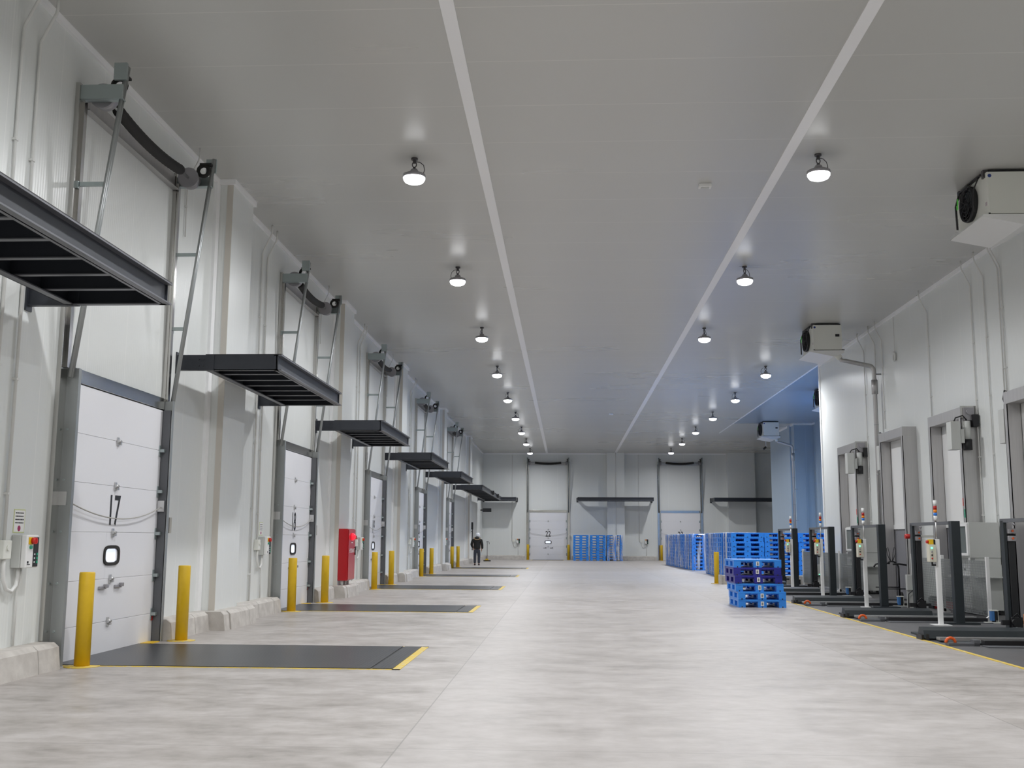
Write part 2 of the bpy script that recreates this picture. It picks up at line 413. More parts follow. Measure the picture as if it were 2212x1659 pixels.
# ------------------------------------------------------------------ dock doors
DIGIT = {17: 1}
DOORS = []
def dock_door(idx, number, loc, rz, w_, side):
    """local axes: X to the right along the wall, Y into the wall, Z up; the room is on -Y"""
    hw = w_ / 2
    D = thing('door_%d' % idx, 'white sectional dock door numbered %s %s' % (number, side), 'door', loc, rz, kind='structure')
    zt = 3.36
    seams = [0.0, 0.40, 0.95, 1.55, 2.16, 2.76, zt]
    for k in range(6):
        m = MB()
        z0, z1 = seams[k] + 0.0015, seams[k + 1] - 0.0015
        if k == 2:      # the section with the window keeps a real opening
            m.b(-hw, -0.17, -0.045, 0, z0, z1, 0.004).b(0.17, hw, -0.045, 0, z0, z1, 0.004)
            m.b(-0.17, 0.17, -0.045, 0, z0, 1.165).b(-0.17, 0.17, -0.045, 0, 1.335, z1)
        else:
            m.b(-hw, hw, -0.045, 0, z0, z1, 0.004)
        m.build('door_section', M_DOORSKIN, D)
    # window: oval black frame, glass
    def oval(rx, rz_, n=32):
        pts = []
        for k in range(n):
            a = 2 * PI * k / n; c, s_ = math.cos(a), math.sin(a)
            pts.append((abs(c) ** 0.55 * (1 if c >= 0 else -1) * rx, 1.25 + abs(s_) ** 0.55 * (1 if s_ >= 0 else -1) * rz_))
        return pts
    m = MB(); A = oval(0.245, 0.130); Bq = oval(0.200, 0.094)
    for y0, q0, y1, q1 in ((-0.048, A, -0.062, A), (-0.062, A, -0.062, Bq), (-0.062, Bq, -0.012, Bq)):
        R0 = [m.bm.verts.new((p[0], y0, p[1])) for p in q0]; R1 = [m.bm.verts.new((p[0], y1, p[1])) for p in q1]
        for k in range(len(A)): m.bm.faces.new((R0[k], R0[(k + 1) % 32], R1[(k + 1) % 32], R1[k]))
    wf = m.build('window_frame', M_RUBBER, D)
    MB().prism(oval(0.203, 0.097), 'y', -0.030, -0.020).build('window_pane', M_WINGLOW, wf)
    # number
    txt = text_mesh(number, 'door_number', 0.56, M_INK, D, (0, -0.049, 1.82), (PI / 2, 0, 0), 0.70, offset=0.006)
    txt['label'] = 'black number %s' % number
    # centre hinges, end hinges with rollers
    for z in seams[1:-1]:
        MB().b(-0.03, 0.03, -0.058, -0.045, z - 0.06, z + 0.05).cyl((-0.035, -0.068, z), (0.045, -0.068, z), 0.022, n=10).b(0.01, 0.05, -0.085, -0.05, z - 0.05, z - 0.02).build('centre_hinge', M_ALU, D)
        for sg in (-1, 1):
            x = sg * (hw - 0.05)
            MB().b(x - 0.04, x + 0.04, -0.058, -0.045, z - 0.09, z + 0.07).b(x - 0.035, x + 0.035, -0.12, -0.055, z - 0.03, z + 0.015) \
                .cyl((x, -0.10, z), (x + sg * 0.10, -0.10, z), 0.014, n=8).build('end_hinge', M_ZINC, D)
    for sx in (-0.24, 0.24):
        MB().b(sx - 0.10, sx + 0.10, -0.075, -0.045, 0.82, 0.86, 0.008).b(sx + 0.02, sx + 0.11, -0.10, -0.06, 0.835, 0.885, 0.008).build('pull_handle', M_HOUS, D)
    # slack cord across the leaf, held by two brackets
    pts = []; pts2 = []
    for k in range(17):
        u = k / 16; x = -hw + 0.02 + u * (w_ - 0.04)
        pts.append((x, -0.10, 1.93 - 0.20 * 4 * u * (1 - u) * (1 + 0.2 * (u - .5))))
    MB().tube(pts, 0.008, 6).build('slack_cord', M_CORD, D)
    for sg in (-1, 1):
        x = sg * (hw + 0.0)
        MB().b(x - 0.05, x + 0.05, -0.15, -0.05, 1.86, 2.02).build('cord_bracket', M_ALU, D)
    # galvanised guard posts beside the opening
    for sg in (-1, 1):
        m = MB()
        xa = sg * (hw + 0.02)
        m.b(xa, xa + sg * 0.014, -0.20, 0.0, 0.0, 3.50).b(xa, xa + sg * 0.16, -0.012, 0.0, 0.0, 3.50).b(xa - sg * 0.05, xa, -0.20, -0.186, 0.0, 3.50)
        for z in (0.6, 1.4, 2.1, 2.8, 3.3): m.cyl((xa + sg * 0.07, -0.02, z), (xa + sg * 0.07, -0.01, z), 0.013, n=8)
        m.build('track_post', M_GALV, D)
        xi = xa - sg * 0.004
        MB().b(min(xi, xi - sg * 0.035), max(xi, xi - sg * 0.035), -0.17, -0.055, 0.0, 3.36).build('track', M_MACH2, D)
        # stainless jamb up to the shaft
        x0 = sg * (hw + 0.02)
        MB().b(min(x0, x0 + sg * 0.18), max(x0, x0 + sg * 0.18), -0.055, 0.0, 0.0, 7.06).b(x0 + sg * 0.02, x0 + sg * 0.10, -0.09, -0.05, 3.5, 6.9).build('jamb', M_STAIN, D)
        # inclined lift rail with struts
        xr = sg * (hw + 0.10)
        m = MB()
        a = Vector((xr, -0.60, 7.30)); b2 = Vector((xr, -0.13, 3.38))
        for dx, dy in ((-0.025, 0), (0.025, 0)):
            m.tube([a + Vector((dx, dy, 0)), b2 + Vector((dx, dy, 0))], 0.024, 6)
        rail = m.build('lift_rail', M_GALV, D)
        for z, yy in ((5.78, -0.42), (4.62, -0.28)):
            MB().b(xr - 0.02, xr + 0.02, yy, -0.055, z - 0.025, z + 0.025).b(xr - 0.05, xr + 0.05, -0.085, -0.055, z - 0.06, z + 0.03).build('strut', M_ZINC, rail)
        # bearing plate, drum, bumper
        x1 = sg * (hw + 0.16)
        MB().b(x1 - 0.012, x1 + 0.012, -0.58, 0.0, 6.86, 7.04).b(x1 - sg * 0.012, x1 - sg * 0.10, -0.58, -0.02, 6.855, 6.87).b(x1 - 0.02, x1 + 0.02, -0.62, -0.46, 7.10, 7.32).build('bearing_plate', M_ZINC, D)
        xd = sg * (hw - 0.02)
        MB().cyl((xd - 0.05, -0.27, 6.95), (xd + 0.09, -0.27, 6.95), 0.145, n=24).cyl((xd - 0.07, -0.27, 6.95), (xd - 0.05, -0.27, 6.95), 0.16, n=24).build('cable_drum', M_HOUS, D)
        pts = []
        xb = sg * (hw + 0.02)
        MB().tube([(xb, -0.47 + 0.085 * math.cos(aa), 7.09 + 0.085 * math.sin(aa)) for aa in [2 * PI * k / 14 for k in range(14)]], 0.030, 8, closed=True) \
            .b(xb - 0.05, xb + 0.05, -0.60, -0.42, 7.17, 7.20).build('rubber_bumper', M_RUBBER, D)
    # header angle, sagging spring, shaft
    MB().b(-hw, hw, -0.035, 0.0, 6.80, 7.02).b(-hw, hw, -0.10, 0.0, 6.785, 6.80).build('header_angle', M_STAIN2, D)
    MB().cyl((-hw - 0.15, -0.27, 6.95), (hw + 0.15, -0.27, 6.95), 0.017, n=8).build('shaft', M_GALV, D)
    n = 40; pts = []
    for k in range(n + 1):
        u = k / n; x = -hw + 0.42 + u * (w_ - 0.84)
        pts.append((x, -0.27, 6.955 - 0.075 * 4 * u * (1 - u)))
    MB().tube(pts, [0.075 + (0.004 if k % 2 else 0) for k in range(n + 1)], 14).build('torsion_spring', M_RUBBER, D)
    # stainless band above the opening, cable, upper field seam
    MB().b(-hw, hw, -0.06, 0.0, 3.37, 3.54, 0.004).build('lintel_band', M_STAIN, D)
    MB().tube([(hw + 0.20, -0.12, 1.65), (hw + 0.20, -0.12, 0.9), (hw + 0.19, -0.11, 0.12)], 0.012, 6).b(hw + 0.16, hw + 0.24, -0.17, -0.09, 1.55, 1.78).build('hanging_cable', M_CORD, D)
    MB().b(-hw + 0.02, -hw + 0.06, -0.06, -0.045, 0.30, 0.36).b(hw - 0.06, hw - 0.02, -0.06, -0.045, 0.30, 0.36).build('warning_mark', M_REDK, D)
    return D
LD = [('17', 13.85, 3.07), ('18', 23.23, 2.95), ('19', 33.0, 2.95), ('20', 43.35, 2.6), ('21', 54.4, 2.5)]
SIDE = ['on the left wall, nearest', 'on the left wall, second nearest', 'beside the red hydrant cabinet', 'fourth along the left wall', 'on the left wall nearest the walking person']
for k, (num, y, w_) in enumerate(LD):
    dock_door(17 + k, num, (XL, y, 0), PI / 2, w_, SIDE[k])
dock_door(22, '22', (-1.29, YF, 0), 0, 2.75, 'on the far wall')
dock_door(23, '23', (8.2, YF, 0), 0, 2.85, 'on the far wall behind the wrapped pallets')

# ------------------------------------------------------------------ kerbs
def kerb_profile(w_, h=0.30): return [(0, 0), (w_, 0), (w_ - 0.03, h - 0.05), (w_ - 0.08, h), (0, h)]
o = MB()
def kerb_run(m, x, y0, y1):
    L = 1.05; y = y0
    while y < y1 - 0.02:
        e = min(y + L, y1); prof = [(x + px, pz) for px, pz in [(0, 0), (0.30, 0), (0.27, 0.25), (0.21, 0.30), (0, 0.30)]]
        m.prism(prof, 'y', y + 0.006, e - 0.006); y = e
edges = [YB]
for num, y, w_ in LD: edges += [y - w_ / 2 - 0.23, y + w_ / 2 + 0.10]
edges += [YF]
for k in range(0, len(edges), 2):
    a, bb = edges[k], edges[k + 1]
    cuts = [p for p in PIL if p[0] >= a and p[1] <= bb]
    cur = a
    for p in sorted(cuts):
        kerb_run(o, XL, cur, p[0] - 0.28)
        o.prism([(XL, 0), (XP + 0.28, 0), (XP + 0.25, 0.25), (XP + 0.2, 0.30), (XL, 0.30)], 'y', p[0] - 0.28, p[0] - 0.01)
        kerb_run(o, XP, p[0] + 0.0, p[1]); cur = p[1]
        o.prism([(XL, 0), (XP + 0.28, 0), (XP + 0.25, 0.25), (XP + 0.2, 0.30), (XL, 0.30)], 'y', p[1] + 0.01, p[1] + 0.28); cur = p[1] + 0.29
    kerb_run(o, XL, cur, bb)
tag(o.build('baseboard_left', M_KERB), 'bevelled concrete kerb along the foot of the left wall', 'kerb', kind='structure')
o = MB()
for a, bb in ((XL + 0.35, -2.95), (0.42, 6.45), (9.95, 16)): o.prism([(YF, 0), (YF - 0.24, 0), (YF - 0.21, 0.25), (YF - 0.15, 0.30), (YF, 0.30)], 'x', a, bb)
for a, bb in ((2.75, 4.39), (11.35, 13.69)): o.b(a, bb, YF - 0.85, YF - 0.2, 0, 0.3, 0.03)
tag(o.build('baseboard_far', M_KERB), 'concrete kerb along the foot of the far wall', 'kerb', kind='structure')
o = MB().b(5.27, XR + 0.9, 36.85, 37.10, 0, 0.30, 0.02).b(5.22, 5.29, 36.80, 37.15, 0, 0.31)
tag(o.build('baseboard_right', M_KERB), 'low concrete kerb in front of the blue pallet stacks on the right', 'kerb', kind='structure')

# ------------------------------------------------------------------ dock levellers
LEV = [(12.42, 14.92), (21.92, 24.05), (31.5, 33.9), (42.1, 44.3), (53.2, 55.4)]
names = ['nearest, before door 17', 'set in the floor before door 18', 'set in the floor before door 19', 'set in the floor before door 20', 'farthest along the left wall, before door 21']
def leveller(x0, x1, y0, y1, label, axis='x'):
    t_ = thing('dock_leveller', label, 'dock leveller', ((x0 + x1) / 2, (y0 + y1) / 2, 0.0), 0, 'dock levellers along the left wall')
    hx, hy = (x1 - x0) / 2, (y1 - y0) / 2
    MB().b(-hx, hx - 0.26, -hy, hy, 0.0, 0.012).build('deck_plate', M_TREAD, t_)
    MB().b(hx - 0.23, hx, -hy, hy, 0.0, 0.012).build('lip_plate', M_TREAD, t_)
    MB().b(hx - 0.26, hx - 0.23, -hy, hy, 0.0, 0.004).build('hinge_gap', M_BLACK, t_)
    e = 0.055
    MB().b(-hx, hx + e + 0.04, -hy - e, -hy, 0, 0.004).b(-hx, hx + e + 0.04, hy, hy + e, 0, 0.004).b(hx, hx + e + 0.04, -hy - e, hy + e, 0, 0.004).build('painted_border', M_YELLINE, t_)
    MB().b(-hx, -hx + 0.16, hy + 0.06, hy + 0.36, 0, 0.012).build('painted_toe_plate', M_YEL, t_)
    return t_
for (a, bb), nm in zip(LEV, names):
    leveller(XL + 0.05, -2.0, a, bb, 'dark steel dock leveller plate ' + nm)
leveller_far = thing('dock_leveller', 'dark dock leveller plate at the foot of door 22 on the far wall', 'dock leveller', (-1.29, 75.5, 0), 0)
MB().b(-1.1, 1.1, -1.0, 1.4, 0, 0.012).build('deck_plate', M_TREAD, leveller_far)
MB().b(-1.16, -1.1, -1.06, 1.4, 0, 0.004).b(1.1, 1.16, -1.06, 1.4, 0, 0.004).b(-1.16, 1.16, -1.06, -1.0, 0, 0.004).build('painted_border', M_YELLINE, leveller_far)

# ------------------------------------------------------------------ bollards
BOL = [(-5.62, 12.34, 'front of the pair at door 17'), (-5.60, 15.49, 'rear of the pair at door 17'), (-5.60, 21.72, 'front of the pair at door 18'),
       (-5.60, 24.72, 'rear of the pair at door 18, before the red cabinet'), (-5.63, 31.3, 'front of the pair at door 19, just past the red cabinet'), (-5.65, 34.45, 'rear of the pair at door 19'),
       (-5.70, 42.0, 'front of the pair at door 20'), (-5.66, 44.85, 'rear of the pair at door 20'), (-5.72, 53.5, 'front of the pair at door 21'),
       (-5.66, 55.87, 'rear of the pair at door 21, nearest the person'), (-2.72, 76.3, 'at the left side of far door 22'), (0.18, 76.3, 'at the right side of far door 22'),
       (6.77, 76.3, 'at the left side of far door 23'), (5.19, 37.3, 'standing alone at the end of the right kerb')]
b0 = None
for x, y, nm in BOL:
    lab = 'yellow steel bollard ' + nm
    if b0 is None:
        b0 = thing('bollard', lab, 'bollard', (x, y, 0), 0, 'yellow bollards')
        MB().lathe([(0, 0), (0.088, 0), (0.088, 1.068), (0.082, 1.08), (0, 1.08)], 28).build('post', M_YEL, b0)
        MB().lathe([(0.088, 0), (0.20, 0), (0.20, 0.008), (0.088, 0.010)], 28).build('base_flange', M_YELLINE, b0)
    else: dup(b0, (x, y, 0), 0, lab)

# ------------------------------------------------------------------ steel canopy platforms between the doors
def platform(loc, rz, L, label, depth=1.65, group='dark steel platforms on the walls', inset=0.45, nj=6):
    """local: X along the wall from 0 to L, -Y out of the wall, z=0 is the top of the deck"""
    T = thing('steel_platform', label, 'platform', loc, rz, group)
    h = 0.24
    def chan(m, x0, x1, y0, y1, axis):      # a channel: web plus two flanges
        if axis == 'x':
            m.b(x0, x1, y0, y0 + 0.012, -h, 0); m.b(x0, x1, y0, y0 + 0.085, -h, -h + 0.014, mi=1); m.b(x0, x1, y0, y0 + 0.085, -0.014, 0)
        else:
            m.b(x0, x0 + 0.012, y0, y1, -h, 0)
    m = MB(); m.b(0, L, -depth + 0.07, -depth + 0.085, -h, 0); m.b(-0.0, L, -depth, -depth + 0.12, -h, -h + 0.016, mi=1); m.b(0, L, -depth, -depth + 0.12, -0.016, 0.0, mi=1)
    m.build('front_beam', [M_STEEL, M_STEELF], T)
    m = MB(); m.b(0, L, -inset - 0.012, -inset, -h, 0); m.b(0, L, -inset - 0.1, -inset, -h, -h + 0.014, mi=1)
    m.build('rear_beam', [M_STEEL, M_STEELF], T)
    for x in (0.0, L - 0.014):
        m = MB().b(x, x + 0.014, -depth + 0.05, -inset, -h, 0)
        xx = x if x == 0 else x - 0.06
        m.b(xx, xx + 0.074, -depth + 0.05, -inset, -h, -h + 0.012, mi=1)
        m.build('end_beam', [M_STEEL, M_STEELF], T)
        m = MB().b(x - 0.012, x + 0.022, -inset - 0.14, 0.0, -h, 0).b(x - 0.03, x + 0.045, -inset - 0.14, 0, -h - 0.004, -h + 0.012).b(x - 0.06, x + 0.075, -0.02, 0, -h - 0.06, 0.04)
        for dy in (0.05, 0.12):
            for dz in (-0.07, -0.17): m.cyl((x - 0.025, -inset + dy - 0.02, dz), (x - 0.012, -inset + dy - 0.02, dz), 0.014, n=8)
        m.build('wall_bracket', M_STEEL, T)
    for k in range(1, nj + 1):
        x = L * k / (nj + 1)
        m = MB().b(x - 0.006, x + 0.006, -depth + 0.08, -inset - 0.01, -0.20, -0.02); m.b(x - 0.035, x + 0.035, -depth + 0.08, -inset - 0.01, -0.212, -0.20, mi=1)
        m.build('joist', [M_STEEL, M_STEELF], T)
    MB().b(0, L, -depth + 0.005, -inset, 0.0, 0.014).build('deck', M_DECK, T)
    return T
ZP = 4.30
platform((XL, 6.95, ZP), PI / 2, 4.40, 'dark steel platform nearest the viewpoint, cut by the left edge above door 17')
platform((XL, 15.95, ZP), PI / 2, 4.45, 'dark steel platform on the left wall between doors 17 and 18')
platform((XL, 25.2, ZP), PI / 2, 4.45, 'dark steel platform on the left wall above the red hydrant cabinet')
platform((XL, 34.9, ZP), PI / 2, 4.9, 'dark steel platform on the left wall between doors 19 and 20')
platform((XL, 44.9, ZP), PI / 2, 5.4, 'dark steel platform on the left wall between doors 20 and 21')
PL = platform((XL, 56.3, ZP), PI / 2, 16.2, 'longest dark steel platform on the left wall above the walking person', nj=16)
MB().b(7.5, 7.75, -1.72, -1.60, -0.2, 0.04).b(12.1, 12.35, -1.72, -1.60, -0.2, 0.04).build('bracket_block', M_BLACK, PL)
platform((XL + 0.05, YF, ZP + 0.10), 0, 2.45, 'short dark steel platform on the far wall in the left corner', nj=3)
platform((0.82, YF, ZP + 0.10), 0, 5.35, 'dark steel platform on the far wall between doors 22 and 23', depth=2.0, inset=0.75)
platform((10.40, YF, ZP + 0.10), 0, 5.3, 'dark steel platform on the far wall right of door 23', depth=2.0, inset=0.75)

# ------------------------------------------------------------------ conduits and door control boxes (wall-local axes like the doors)
def conduit(loc, rz, z0, z1, label, r=0.018, kick=True, group='conduits on the left wall'):
    t_ = thing('conduit', label, 'pipe', loc, rz, group)
    pts = [(0, -0.03, z0), (0, -0.03, z1 - 0.57)]
    if kick: pts += [(0, -0.04, z1 - 0.52), (0.0, -0.19, z1 - 0.20), (0, -0.20, z1 - 0.14), (0, -0.20, z1)]
    else: pts += [(0, -0.03, z1)]
    MB().tube(pts, r, 8).build('pipe', M_PIPE, t_)
    z = z0 + 0.5
    while z < z1 - 0.9:
        MB().b(-r - 0.012, r + 0.012, -0.03 - r - 0.005, 0, z - 0.012, z + 0.012).build('pipe_clip', M_PIPE, t_); z += 1.25
    return t_
def control_box(loc, rz, which, sticker=True):
    t_ = thing('door_control_box', 'grey and white control box with red knob ' + which, 'control box', (loc[0], loc[1], 1.15), rz, 'door control boxes')
    MB().b(-0.13, 0.13, -0.11, 0, 0, 0.36, 0.01).build('body', M_CABGREY, t_)
    MB().b(-0.13, 0.13, -0.175, -0.112, 0, 0.36, 0.012).build('cover', M_WHITE, t_)
    kp = MB().b(0.02, 0.128, -0.181, -0.172, 0.012, 0.335, 0.004).build('keypad', M_BLACK, t_)
    for k in range(3):
        MB().b(0.085, 0.115, -0.187, -0.18, 0.05 + 0.042 * k, 0.078 + 0.042 * k).build('button', M_GREENB, kp)
        MB().b(0.035, 0.053, -0.185, -0.18, 0.055 + 0.042 * k, 0.072 + 0.042 * k).build('button', M_WHITE, kp)
    MB().b(-0.095, 0.005, -0.182, -0.174, 0.255, 0.335, 0.004).build('switch_plate', M_YEL, t_)
    MB().cyl((-0.02, -0.182, 0.295), (-0.02, -0.225, 0.295), 0.036, n=20).b(-0.028, -0.012, -0.232, -0.22, 0.27, 0.322).build('rotary_knob', M_REDK, t_)
    MB().cyl((-0.05, -0.175, 0.225), (-0.05, -0.195, 0.225), 0.02, n=14).build('start_button', M_GREENB, t_)
    MB().b(-0.10, -0.035, -0.178, -0.175, 0.035, 0.042).b(-0.10, -0.07, -0.178, -0.175, 0.05, 0.075).build('emblem', M_INK, t_)
    pts = [(-0.06, -0.06, 0.0), (-0.06, -0.06, -0.10), (-0.085, -0.06, -0.19), (-0.17, -0.055, -0.25), (-0.27, -0.05, -0.22), (-0.33, -0.045, -0.12), (-0.345, -0.045, 0.02), (-0.345, -0.045, 0.10)]
    MB().tube(pts, 0.022, 10).build('flexible_conduit', M_PIPE, t_)
    MB().tube([(0.02, -0.05, 0.0), (0.02, -0.05, -0.10), (0.0, -0.03, -0.25), (0.0, -0.03, -0.84)], 0.014, 8).build('drop_conduit', M_PIPE, t_)
    jb = MB().b(-0.43, -0.27, -0.085, 0, 0.10, 0.30, 0.008).build('junction_box', M_OFFW, t_)
    MB().cyl((-0.35, -0.085, 0.22), (-0.35, -0.10, 0.22), 0.03, n=12).build('socket_cap', M_OFFW, jb)
    if sticker:
        s_ = thing('notice_sticker', 'small white notice with green border above the control box ' + which, 'sign', (loc[0], loc[1], 1.53), rz, 'notices above control boxes')
        ox = (-0.12, 0.12)
        MB().b(ox[0], ox[1], -0.004, 0, 0, 0.26).build('border', mat('pale_green_border', (0.62, 0.66, 0.35), 0.6), s_)
        MB().b(ox[0] + 0.012, ox[1] - 0.012, -0.0055, -0.004, 0.012, 0.248).build('paper', M_PAPER, s_)
        for k in range(4):
            m = MB(); x = -0.09; rnd = random.Random(k)
            while x < 0.085:
                l = rnd.uniform(0.012, 0.035); m.b(x, min(x + l, 0.09), -0.0065, -0.0055, 0.212 - 0.036 * k, 0.225 - 0.036 * k); x += l + 0.006
            m.build('text_line', M_INK, s_)
        MB().cyl((0, -0.0055, 0.05), (0, -0.0068, 0.05), 0.032, n=20).build('red_dot', M_INKR, s_)
    return t_
who = ['left of door 17', 'left of door 18', 'left of door 19', 'left of door 20', 'left of door 21']
for k, (num, y, w_) in enumerate(LD):
    yb = y - w_ / 2 - 0.88 if k else 11.50
    control_box((XL, yb, 0), PI / 2, who[k], sticker=k < 2)
    conduit((XL, yb - 0.34, 0), PI / 2, 1.45, H, 'thin white conduit %s, the one nearer the door' % who[k])
    conduit((XL, yb - 0.72, 0), PI / 2, 0.30 if k else 0.3, H, 'thin white conduit %s, the one farther from the door' % who[k])
    conduit((XL, y + w_ / 2 + 0.55, 0), PI / 2, 6.2, H, 'short white conduit at the top right of door %s' % num, r=0.012)
control_box((-3.45, YF, 0), 0, 'on the far wall left of door 22', False)
control_box((5.75, YF, 0), 0, 'on the far wall left of door 23', False)
conduit((-3.9, YF, 0), 0, 1.3, H, 'thin white conduit on the far wall left of door 22', kick=False, group='conduits on the far wall')
conduit((5.25, YF, 0), 0, 1.3, H, 'thin white conduit on the far wall left of door 23', kick=False, group='conduits on the far wall')
conduit((3.58, YF - 0.6, 0), 0, 0.3, H, 'thin white conduit on the far pilaster behind the blue pallets', kick=False, group='conduits on the far wall')
for y, z0, nm in ((23.32, 0.3, 'between the third and fourth steel doors, right one'), (22.58, 0.3, 'beside the nearest steel door, left one'), (21.82, 4.5, 'above the nearest steel door, left of a pair'), (21.70, 4.5, 'above the nearest steel door, right of a pair'),
              (26.16, 4.5, 'above the third steel door'), (30.62, 0.3, 'beside the insulated drain pipe'), (31.75, 0.3, 'between the first and second steel doors'), (29.95, 4.6, 'just right of the insulated drain pipe')):
    conduit((XR, y, 0), -PI / 2, z0, H, 'thin conduit on the right wall ' + nm, r=0.015, group='conduits on the right wall')
t_ = thing('wall_light', 'small oval white wall fitting high on the right wall', 'lamp', (XR, 28.8, 6.45), -PI / 2)
MB().tube([(0.08 * math.cos(a), -0.05, 0.12 * math.sin(a)) for a in [2 * PI * k / 16 for k in range(16)]], 0.022, 8, closed=True).build('rim', M_PIPE, t_)
MB().tube([(0, -0.03, 0.12), (0, -0.03, 1.1)], 0.01, 6).b(-0.03, 0.03, -0.05, 0, -0.1, 0.1).build('feed_conduit', M_PIPE, t_)

# ------------------------------------------------------------------ hydrant cabinet
t_ = thing('hydrant_cabinet', 'tall red enamel fire hydrant cabinet with white lettering on the left wall', 'fire cabinet', (XP, 27.33, 0), PI / 2)
MB().b(-0.43, 0.43, -0.24, 0.0, 0.42, 1.72, 0.006).build('body', M_RED, t_)
d_ = MB().b(-0.41, 0.41, -0.262, -0.242, 0.44, 1.70, 0.006).build('cabinet_door', M_RED, t_)
MB().cyl((-0.02, -0.262, 1.52), (-0.02, -0.30, 1.52), 0.095, n=24).sphere((-0.02, -0.30, 1.52), 0.085, (1, 0.7, 1)).build('alarm_lamp', M_REDLAMP, d_)
text_mesh('HYDRANT', 'lettering', 0.155, M_PAPER, d_, (0.02, -0.2635, 1.16), (PI / 2, 0, 0), 0.9)['label'] = 'white lettering'
MB().b(-0.08, 0.10, -0.265, -0.262, 1.36, 1.38).build('small_caption', M_PAPER, d_)
MB().b(0.36, 0.40, -0.285, -0.262, 1.05, 1.25).build('door_handle', M_BLACK, d_)
for xf in (-0.36, 0.0, 0.36): MB().cyl((xf, -0.10, 0.30), (xf, -0.10, 0.42), 0.035, n=14).build('foot', M_CABGREY, t_)
t_ = thing('alarm_push_button', 'small black and red alarm box just beyond the red cabinet', 'alarm', (XL, 30.3, 1.35), PI / 2)
MB().b(-0.05, 0.05, -0.06, 0, -0.2, 0.1, 0.005).build('box', M_BLACK, t_); MB().b(-0.05, 0.05, -0.065, 0, 0.1, 0.2, 0.005).build('call_point', M_REDK, t_)

# ------------------------------------------------------------------ high-bay lamps
def make_lamp(label, loc, lens, cover):
    t_ = thing('high_bay_lamp', label, 'lamp', loc, 0, 'high bay lamps under the ceiling')
    MB().cyl((0, 0, -0.03), (0, 0, 0), 0.055, n=16).b(-0.025, 0.025, -0.012, 0.012, -0.09, -0.03).build('ceiling_hook', M_STEM, t_)
    MB().tube([(0.035 * math.cos(a), 0, -0.11 + 0.045 * math.sin(a)) for a in [2 * PI * k / 12 for k in range(12)]], 0.009, 6, closed=True) \
        .b(-0.02, 0.02, -0.015, 0.015, -0.20, -0.15).build('ring', M_STEM, t_)
    MB().lathe([(0, -0.19), (0.05, -0.19), (0.065, -0.215), (0.07, -0.25), (0.14, -0.262), (0.185, -0.285), (0.19, -0.335), (0.174, -0.335), (0.170, -0.292), (0, -0.290)], 32).build('housing', M_HOUS, t_)
    MB().lathe([(0.164, -0.295), (0, -0.296)], 32).build('led_panel', lens, t_)
    MB().lathe([(0.180, -0.326), (0.176, -0.365), (0.150, -0.405), (0.09, -0.432), (0, -0.442)], 32).build('lens', cover, t_)
    pts = [(0.02, 0, -0.06), (0.09, 0, -0.07), (0.15, 0, -0.12), (0.17, 0, -0.20), (0.15, 0, -0.268)]
    MB().tube(pts, 0.007, 6).build('power_cable', M_STEM, t_)
    return t_
L0 = make_lamp('', (-2.47, 16.5, H), M_LENS, M_COVER)
ordn = ['first', 'second', 'third', 'fourth', 'fifth', 'sixth', 'seventh', 'eighth', 'ninth', 'tenth', 'eleventh', 'twelfth']
L0['label'] = 'bright high bay lamp, first and nearest of the left row'
for k in range(1, 9):
    dup(L0, (-2.47, 16.5 + 7.02 * k, H), random.uniform(0, 6.2) if k > 1 else 2.9, 'bright high bay lamp, %s from the viewpoint in the left row' % ordn[k])
for k in range(3):
    dup(L0, (4.07, 16.55 + 7.1 * k, H), 0.3 + 0.4 * k, 'bright high bay lamp, %s from the viewpoint in the right row' % ordn[k])
for k in range(6):
    dup(L0, (7.15, 37.75 + 6.9 * k, H), 3.0 + 0.7 * k, 'bright high bay lamp, %s of the far right row beyond the wall corner' % ordn[k])
for k, y in enumerate((9.45, 2.4, -4.65, -11.0)):
    for x, nm in ((-2.47, 'left'), (4.07, 'right')):
        dup(L0, (x, y, H), 0.5, 'bright high bay lamp above the viewpoint, %s row, number %s back' % (nm, ordn[k]))
LB = make_lamp('added blue fill lamp hidden in the recess, nearer one', (11.6, 41.5, H), M_LENSB, M_COVERB); LB['group'] = 'added blue fill lamps in the recess'  # unseen lamps added to turn the recess bluish
dup(LB, (12.3, 46.8, H), 1.0, 'added blue fill lamp hidden in the recess, farther one')

